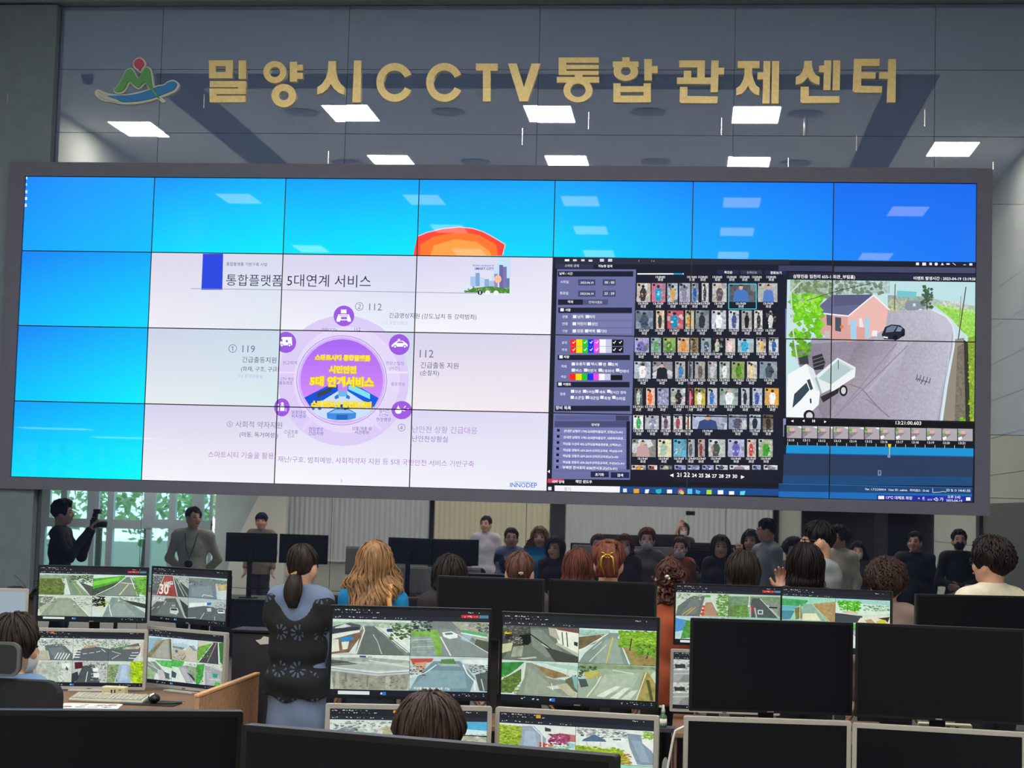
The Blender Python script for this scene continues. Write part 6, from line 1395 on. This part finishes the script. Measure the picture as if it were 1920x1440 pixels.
    if glasses:
        g = MB()
        for s in (-1, 1):
            g.tube([hp(s * .034 + .025 * math.cos(a), .103 - .006 * abs(math.cos(a)), .006 + .019 * math.sin(a)) for a in np.linspace(0, 2 * PI, 17)], .0022, 6, False)
            g.tube([hp(s * .059, .095, .01), hp(s * .083, .02, .006), hp(s * .085, -.02, -.004)], .0025, 6)
        g.tube([hp(-.01, .105, .01), hp(.01, .105, .01)], .002, 6)
        g.build('glasses', m_lens, t, True)
    hobj, fin = hair(hairk, hc, t, rnd, (yawh,), hc_, seed, vol, low)
    # clothes
    q = [rnd.uniform(0, 6) for _ in range(6)]
    def folds(x, y, z, a=.005): return a * (np.sin(14 * x + 22 * z + q[0] + 3 * np.sin(9 * z + q[1])) * .6 + np.sin(37 * z + 21 * x - 12 * y + q[2]) * .35 + np.sin(25 * y + 31 * z + q[3]) * .4)
    hz = hem * body_h + dz; cz = (.872 if collar else .864) * body_h + dz
    infl = lambda pr, e: [('c', p[1], p[2], p[3] + e, p[4] + e) if p[0] == 'c' else ('e', p[1], p[2] + e) for p in pr]
    tp = infl(torso, .018) + [('c', S + V3(0, 0, -.01), E, .058, .05) for S, E, W in arms]
    if sleeve >= 1: tp += [('c', E, E + (W - E) * .93, .052, .038) for S, E, W in arms]
    if hem < .5 and not seat: tp += [('c', P(-.045, 0, .53), P(-.05, 0, hem - .02), .115 * b, .12 * b), ('c', P(.045, 0, .53), P(.05, 0, hem - .02), .115 * b, .12 * b)]
    tp += [('c', P(0, -.012, .82), P(0, -.012, .885 if collar else .87), .068, .064 if collar else .06)]
    if hood: tp += [('c', P(-.05, -.06, .842), P(.05, -.06, .842), .05, .05), ('e', P(0, -.085, .80), V3(.1, .05, .06))]
    def cut(F, x, y, z): return np.maximum(np.maximum(F + folds(x, y, z), hz - z), z - cz - (.02 if hood else 0) - .12 * np.maximum(0, -y - .02 + 0 * x) * (1 if hood else 0))
    smesh('top', [surface(tp, .0105, .035, cut)], cloth_mat(top), t)
    lg = infl([('e', P(0, 0, .53), V3(.15 * b, .112 * b, .11))], .012) + [('c', h, kn, .1, .075) for h, kn, an in legs] + [('c', kn, an, .072, .062) for h, kn, an in legs]
    smesh('trousers', [surface(lg, .013, .03, lambda F, x, y, z: np.maximum(np.maximum(F + folds(x, y, z, .004), .06 - z), z - (.60 * body_h + dz)))], cloth_mat(bottom), t)
    for h, kn, an in legs:
        a0 = V3(an[0], an[1], 0)
        smesh('shoe', [surface([('c', a0 + V3(0, -.03, .045), a0 + V3(0, .13, .035), .043, .036), ('c', a0 + V3(0, -.02, .05), a0 + V3(0, -.02, .085), .045, .048)], .009, .02, lambda F, x, y, z: np.maximum(F, .002 - z))], m_shoe, t)
    return t, hp, P, fin, hc_


def hair_of(t): return [c for c in t.children if c.name.startswith('hair')][0]


def place(px, py, d): p = at(px, py, d); return p[0], p[1], p[2]


def stand(label, px, py, d, **k):
    x, y, z = place(px, py, d); return person(label, x, y, z, **k)


def standm(label, px, py, d, **k):            # someone the photo shows only in the glossy wall
    p = atm(px, py, d); return person(label, p[0], p[1], p[2], **k)


R_ = math.radians
# 1 woman with ponytail and black openwork vest
t, hp, P, fin, hc = stand('woman with a dark ponytail, grey blue blouse and black openwork vest, seen from behind', 567, 1021, 9.37, hairk='tied', hc='2a2220', top='6a7a98', bottom='24262c', female=True, build=.98, hem=.36, glasses=True, head=(-8, 0), collar=True, seed=1, pose='clasp')
mb = MB(); rr = random.Random(2)
tail = lambda u: hp(0, -.10 - .035 * math.sin(u * 2.2), -.045 - .17 * u)
mb.tube([tail(u / 11) for u in range(12)], [.018 + .028 * math.sin(PI * min(1, .15 + .8 * u / 11)) ** .8 * (1 if u < 11 else .4) for u in range(12)], 14)
for k in range(60):
    a, r = rr.uniform(0, 6.3), rr.uniform(.6, 1.05); dr = rr.uniform(-.3, .3)
    mb.tube([tail(u / 9 * rr.uniform(.98, 1.05)) + V3(math.cos(a + dr * u / 9), .8 * math.sin(a + dr * u / 9), 0) * r * (.018 + .028 * math.sin(PI * min(1, .15 + .8 * u / 9))) for u in range(10)], [.001 + .004 * math.sin(PI * (.1 + .85 * u / 9)) for u in range(10)], 5)
pt_ = mb.build('ponytail', hair_mat('2a2220'), t, True)
MB().tube([tail(.02) + V3(.026 * math.cos(a), .022 * math.sin(a), 0) for a in np.linspace(0, 2 * PI, 17)], .007, 8, False).build('hair_tie', m_black, pt_, True)
MB().prism([(-.02, 0), (.012, .016), (.018, .008), (.004, -.012)], -.012, -.02).build('hair_clip', mat('pale_gold', 'd8c078', .3, metal=.6), hair_of(t), loc=tuple(hp(0, -.112, -.035)))
# vest, with a procedural pattern of open flowers that lets the blouse show
def lace():
    m = bpy.data.materials.new('black_openwork'); m.use_nodes = True; nt = m.node_tree; b = nt.nodes['Principled BSDF']; b.inputs['Roughness'].default_value = .85
    L = nt.links.new; N = nt.nodes.new
    def mth(op, a, c=None, e=None):
        n = N('ShaderNodeMath'); n.operation = op
        for i, x in enumerate((a, c, e)):
            if x is None: continue
            if isinstance(x, (int, float)): n.inputs[i].default_value = x
            else: L(x, n.inputs[i])
        return n.outputs[0]
    tc = N('ShaderNodeTexCoord'); sp = N('ShaderNodeSeparateXYZ'); L(tc.outputs['Object'], sp.inputs[0])
    C = .105
    u = mth('SUBTRACT', mth('FRACT', mth('DIVIDE', mth('ADD', sp.outputs[0], 10.0), C)), .5)
    w = mth('SUBTRACT', mth('FRACT', mth('DIVIDE', mth('SUBTRACT', sp.outputs[2], .045), C * 1.9)), .5)
    w = mth('MULTIPLY', w, 1.9)
    r = mth('SQRT', mth('ADD', mth('MULTIPLY', u, u), mth('MULTIPLY', w, w)))
    an = mth('ARCTAN2', w, u)
    pet = mth('GREATER_THAN', mth('COSINE', mth('MULTIPLY', an, 9)), .1)
    ring = mth('MULTIPLY', mth('GREATER_THAN', r, .17), mth('LESS_THAN', r, .42))
    k = mth('MULTIPLY', pet, ring)
    nz = N('ShaderNodeTexNoise'); nz.inputs['Scale'].default_value = 9; L(tc.outputs['Object'], nz.inputs['Vector'])
    k = mth('MULTIPLY', k, mth('GREATER_THAN', nz.outputs[0], .47))
    mx = N('ShaderNodeMix'); mx.data_type = 'RGBA'; mx.inputs['A'].default_value = (.004, .005, .008, 1); mx.inputs['B'].default_value = (*lin('4a5670'), 1)
    L(k, mx.inputs['Factor']); L(mx.outputs['Result'], b.inputs['Base Color'])
    return m
H1 = hc[2] + HZ
tz = [('e', V3(0, 0, .545 * H1), V3(.172, .145, .13)), ('e', V3(0, 0, .64 * H1), V3(.164, .13, .17)), ('e', V3(0, 0, .725 * H1), V3(.166, .136, .19)), ('c', V3(-.115, 0, .80 * H1), V3(.115, 0, .80 * H1), .08, .08), ('c', V3(-.05, 0, .53 * H1), V3(-.05, 0, .46 * H1), .128, .134), ('c', V3(.05, 0, .53 * H1), V3(.05, 0, .46 * H1), .128, .134)]
tz += [('e', V3(s * .045, .075, .735 * H1), V3(.085, .08, .085)) for s in (-1, 1)] + [('c', V3(s * .128, -.005, .80 * H1), V3(s * .132, .0, .75 * H1), .072, .072) for s in (-1, 1)]
def vest_cut(F, x, y, z):
    F = F + .004 * np.sin(16 * x + 24 * z + 3 * np.sin(9 * z)) + .003 * np.sin(40 * z - 12 * y)
    zn = .845 * H1
    sc = np.sqrt((x / .098) ** 2 + ((z - zn) / np.where(z > zn, 1, .155)) ** 2) - 1
    F = np.maximum(F, -np.maximum(sc, y + .0 * x - .5) * .09)
    F = np.maximum(F, np.where(np.abs(x) < .5, -(sc) * .08, -1))
    hemz = .475 * H1 + .012 * np.sin(38 * x) + .02 * np.abs(x) / .15
    return np.maximum(np.maximum(F, hemz - z), z - .872 * H1)
smesh('vest', [surface(tz, .009, .03, vest_cut)], lace(), t)

# 2 blond woman in a blue jacket
t, hp, P, fin, hc = stand('woman with wavy golden brown hair and a bright blue hooded jacket', 703, 1015, 9.6, hairk='long', hc='957250', top='0e86c4', bottom='2c3448', collar=True, hood=True, seed=2, build=.98, hem=.48)
bg = thing('shoulder_bag', (t.location.x, t.location.y, 0), 0, 'tan shoulder bag with its strap over the blue jacket', 'bag')
m_tan = mat('tan_leather', 'c8904c', .5)
zs_ = hc[2] + HZ
mb = MB()
prof = [(.115, -.10, .80), (.115, -.12, .835), (.11, -.085, .868), (.115, .02, .873), (.125, .10, .84), (.14, .155, .76), (.17, .17, .62), (.19, .14, .55)]
for (x0, y0, z0), (x1, y1, z1) in zip(prof, prof[1:]):
    a, b = V3(x0, y0, z0 * zs_), V3(x1, y1, z1 * zs_)
prof2 = [(.2, -.12, .55), (.165, -.16, .66), (.135, -.165, .75), (.118, -.145, .815), (.112, -.09, .862)] + prof[3:]
w = .014
v = []; f = []
for x, y, z in prof2: v += [(x - w, y, z * zs_), (x + w, y, z * zs_), (x - w, y * 1.03, z * zs_ + .006), (x + w, y * 1.03, z * zs_ + .006)]
for i in range(len(prof2) - 1):
    a = 4 * i; f += [(a, a + 1, a + 5, a + 4), (a + 2, a + 6, a + 7, a + 3), (a, a + 4, a + 6, a + 2), (a + 1, a + 3, a + 7, a + 5)]
mb.add(v, f); mb.build('strap', m_tan, bg, True)
MB().prism(rrect(-.13, .13, 0, .2, .03, 4), .05, -.05).build('pouch', m_tan, bg, bevel=.01, loc=(.27, 0, .42 * zs_)).rotation_euler = (0, 0, PI / 2)

# 3..8 visitors in front of the middle desks
stand('dark haired person with a thinning crown, mostly behind a dark monitor', 843, 1040, 10.7, hairk='med', vol=1.3, hc='2a2422', top='2e2a2e', female=True, seed=3, collar=True, head=(20, 0))
t, hp, P, fin, hc = stand('person with short brown hair held by a small clip, just above the dark monitor', 975, 1035, 10.45, hairk='short', hc='5a3c34', top='4c4648', female=True, seed=4)
MB().box(-.016, .016, -.008, .008, -.005, .007).box(-.004, .004, -.012, .012, -.01, .011).build('hair_clip', mat('clip_silver', 'd0c8b8', .25, metal=.8), hair_of(t), bevel=.002, loc=tuple(hp(.02, -.118, .0)))
stand('person with straight reddish brown hair half hidden behind the claw clip woman', 1084, 1029, 11.0, hairk='bob', hc='5c342c', top='3a3438', seed=5, mask=m_mask)
t, hp, P, fin, hc = stand('woman with reddish hair twisted up in a gold claw clip', 1142, 1013, 10.35, hairk='tied', vol=2.3, low=6, hc='6e3e30', top='70686a', seed=6, mask=m_mask)
mb = MB(); rr = random.Random(6)
for k in range(46):
    a0 = rr.uniform(-.9, .9); n = 12
    pts = [hp(a0 * .06 * (1 - .3 * u / n) + .012 * math.sin(u * .5 + k), -.128 - .03 * math.sin(PI * u / n), -.08 + .20 * u / n) for u in range(n + 1)]
    mb.tube(pts, [.003 + .009 * math.sin(PI * (.1 + .85 * u / n)) for u in range(n + 1)], 6)
for k in range(24):
    a = rr.uniform(0, 6.3); r = rr.uniform(.012, .04)
    mb.tube([hp(.015 + r * math.cos(a + u * .5), -.10 + .02 * math.sin(u), .115 + r * .6 * math.sin(a + u * .5)) for u in range(9)], [.003 + .008 * math.sin(PI * u / 8) for u in range(9)], 6)
tw_ = mb.ell(hp(0, -.105, .05), (.05, .035, .08)).build('twist', hair_mat('6e3e30'), t, True)
m_clip = mat('gold_clip', 'd8b858', .25, metal=.8)
mb = MB()
for s in (-1, 1):
    mb.tube([hp(s * .012, -.172, .055), hp(s * .032, -.178, .038), hp(s * .038, -.175, -.005), hp(s * .03 + .014, -.165, -.065)], [.006, .0075, .007, .003], 8)
    mb.tube([hp(s * .012, -.173, .055), hp(s * .022, -.18, .066), hp(s * .042, -.174, .068)], [.004, .004, .003], 6)
    mb.tube([hp(s * .008 + .008 * math.cos(a), -.178, .047 + .01 * math.sin(a)) for a in np.linspace(0, 6.28, 11)], .003, 6, False)
mb.build('claw_clip', m_clip, tw_, True)
t, hp, P, fin, hc = stand('woman with a curly brown updo and a rust orange jacket between the lit monitors', 1256, 1049, 10.25, hairk='tied', hc='4e342e', top='b05838', seed=7, mask=m_mask, build=.95)
mb = MB(); rr = random.Random(7)
for k in range(90):
    a = rr.uniform(0, 6.3); c = hp(rr.gauss(0, .035), -.085 + rr.gauss(0, .012), rr.uniform(-.12, .075)); r = rr.uniform(.012, .03); b_ = rr.uniform(0, 6)
    mb.tube([c + V3(r * math.cos(a + u * .6), -.018 + .012 * math.sin(u + b_), r * math.sin(a + u * .6)) for u in range(8)], [.002 + .007 * math.sin(PI * u / 7) for u in range(8)], 6)
mb.build('curls', hair_mat('4e342e'), t, True)
MB().ell((0, 0, 0), (.016, .008, .014)).ell((.012, -.002, -.012), (.009, .007, .01)).build('hair_clip', mat('clip_silver', 'd0c8b8', .25), hair_of(t), True, loc=tuple(hp(-.012, -.128, .025)))
bx, by = t.location.x, t.location.y
bg = thing('tote_bag', (bx + .0, by, 0), 0, 'dark brown leather bag hanging beside the rust orange jacket', 'bag')
m_brn = mat('dark_brown_leather', '4a3c36', .5, noise=.15, scale=12)
MB().prism([(-.12, 0), (.12, 0), (.15, .26), (.1, .33), (-.1, .33), (-.15, .26)], .05, -.05).build('pouch', m_brn, bg, bevel=.02, loc=(.24, -.03, .86)).rotation_euler = (0, 0, PI / 2)
MB().tube([(.24, .07, 1.17), (.2, .08, 1.26), (.13, .06, 1.315), (.12, -.03, 1.325), (.15, -.1, 1.28), (.24, -.13, 1.17)], .011, 8).build('handle', m_brn, bg, True)
stand('person with greying brown hair thin on the crown, above the coned lane monitor', 1394, 1033, 10.9, hairk='med', vol=1.3, hc='2e2826', top='2c2a30', seed=8, head=(-5, 0), collar=True, female=True)
t, hp, P, fin, hc = stand('woman with a smooth black bob raising one hand beside her face', 1511, 1018, 10.3, hairk='bob', vol=1.5, low=4, hc='1c1618', top='2a2830', seed=9, pose=('raise', 'down'), head=(15, 0))
stand('young man with a black bowl haircut, glasses and grey hooded sweatshirt, in profile', 1537, 977, 11.2, hairk='bowl', hc='141416', top='8c9298', female=False, seed=10, yaw=R_(58), head=(30, 0), glasses=True, hood=True)
stand('person with curly dark hair and taupe blouse, right of the garden monitor', 1662, 1046, 10.35, hairk='perm', vol=1.6, low=14, hc='3a2a28', top='8a7870', seed=11, collar=False)
stand('man with wavy dark hair, glasses and a white shirt at the right edge', 1860, 1006, 9.95, hairk='fluffy', vol=1.35, low=8, hc='221c1b', top='d8cfb8', female=False, yaw=R_(25), head=(25, 0), seed=12, collar=True, glasses=True, build=1.02)
# operators
x, y, z = place(806, 1300, 5.45)
person('seated operator with full dark brown hair, only the crown showing above the nearest monitor', x, y, z, hairk='full', hc='3a2c28', top='3c4048', seat=True, pose='desk', seed=13, female=True)
chair(x, y - .02, 0, 'black office chair of the operator at the centre desk', False)
x, y, z = place(28, 1151, 7.5)
person('seated operator at the left edge with dark wavy hair, white mask and blue shirt', x, y, z, hairk='full', vol=1.25, low=8, hc='2a2220', top='6c8cb4', seat=True, pose='desk', seed=14, female=True, mask=m_mask, head=(-35, 0), yaw=R_(-12))
chair(x + .03, y - .02, R_(-2), 'black office chair with a grey rimmed headrest at the left edge', bw=.31)

# ------------------------------------------------ people the photo shows only as reflections
t, hp, P, fin, hc = standm('dark haired photographer in black facing right, mirrored beside the lobby windows', 118, 936, 17.4, hairk='fluffy', hc='16151a', top='15171f', bottom='15171f', female=False, pose='cam', yaw=R_(-95), seed=15)
cm = thing('camera', tuple(t.matrix_basis @ Vector(hc + V3(0, .33, -.10))), t.rotation_euler.z, 'black camera with a flash held up by the photographer', 'camera')
MB().box(-.07, .07, -.03, .03, -.05, .04).box(-.025, .025, -.03, .03, .04, .06).build('body', m_black, cm, bevel=.006)
MB().tube([(0, .03, -.005), (0, .13, -.005)], .036, 16).build('lens', m_black, cm, True)
MB().box(-.03, .03, -.02, .03, .061, .10).box(-.035, .035, -.01, .06, .10, .15).build('flash', m_black, cm, bevel=.005)
t, hp, P, fin, hc = standm('stocky man in a cream shirt with a lanyard, hands behind his back', 365, 951, 19.4, hairk='short', hc='1d1a1c', top='b8b4a4', bottom='22242c', female=False, pose='back', yaw=R_(-5), head=(-40, 0), build=1.12, seed=16, collar=True)
ly = thing('lanyard', (t.location.x, t.location.y, 0), t.rotation_euler.z, 'dark lanyard with a round badge on the cream shirt', 'lanyard')
zz = hc[2] + HZ
MB().tube([(-.075, .01, .85 * zz), (-.07, .12, .82 * zz), (-.045, .17, .74 * zz), (0, .19, .665 * zz), (.045, .17, .74 * zz), (.07, .12, .82 * zz), (.075, .01, .85 * zz), (0, -.09, .865 * zz), (-.075, .01, .85 * zz)], .006, 6).build('cord', m_dgrey, ly, True)
MB().ell((0, .2, .635 * zz), (.05, .018, .042)).build('badge', m_black, ly, True)
standm('man with cropped dark hair and a beige jacket, mirrored in front of the grey blind', 492, 962, 25, hairk='bowl', hc='17161a', top='7c7264', female=False, seed=17, head=(-5, 0))
standm('man in a pale shirt mirrored before the beige blind', 913, 968, 25.5, hairk='short', hc='1d1a1c', top='c8c4d0', female=False, seed=18, collar=True, head=(15, 0))
t, hp, P, fin, hc = person('masked person holding a phone high, mirrored in the middle of the wall', 6.0, float(CAM[1]) - .42, 1.68, hairk='med', hc='241f20', top='3a3438', pose=('phone', 'down'), mask=m_mask, seed=19)
ph = thing('phone', (float(CAM[0]), float(CAM[1]) - .025, float(CAM[2])), 0, 'dark phone held up by the masked person in the middle', 'phone')
MB().prism(rrect(-.08, .08, -.037, .037, .01, 3), .008, 0).build('case', m_black, ph)
MB().box(-.07, -.03, -.0, -.003, .005, .03).build('lens_bump', m_blackm, ph)
standm('woman with a white mask and wavy dark hair mirrored beside the dark doors', 1608, 1015, 23.5, hairk='long', hc='17161a', top='2a2c30', mask=m_mask, seed=20)
standm('man in a dark polo shirt mirrored in front of the dark doors', 1715, 996, 21, hairk='short', hc='17161a', top='22252c', female=False, seed=21, head=(20, 0), build=1.08)
t, hp, P, fin, hc = standm('slim man in a black sweater and black mask, mirrored by the pale wall panel', 1797, 993, 20.6, hairk='short', hc='17161a', top='101218', female=False, seed=22, mask=m_bmask, pose='fold')
jk = thing('jacket', (t.location.x, t.location.y, 0), 0, 'grey jacket folded over the arm of the man in the black sweater', 'jacket')
smesh('cloth', [surface([('e', V3(.0, .27, .98), V3(.16, .07, .07)), ('c', V3(-.1, .29, .95), V3(-.08, .29, .72), .05, .04), ('c', V3(.08, .29, .95), V3(.06, .29, .66), .06, .05)], .011, .05, lambda F, x, y, z: F + .008 * np.sin(40 * x + 6 * z))], cloth_mat('6c7276'), jk)

# dark desk at the far left that shows only in the glossy wall
D8 = desk(.5, 1.86, -5.6, -4.7, 'dark console desk at the far left, mirrored beside the lanyard man', m_dgrey, wood=m_dgrey)
for k, x in enumerate((.86, 1.5)):
    monitor(x, -5.1, 1.47, (-8, 8)[k], 'dark monitor %s, mirrored in the glossy wall beside the lanyard man' % ('nearest him', 'second from him')[k], group='dark monitors of the far left desk')
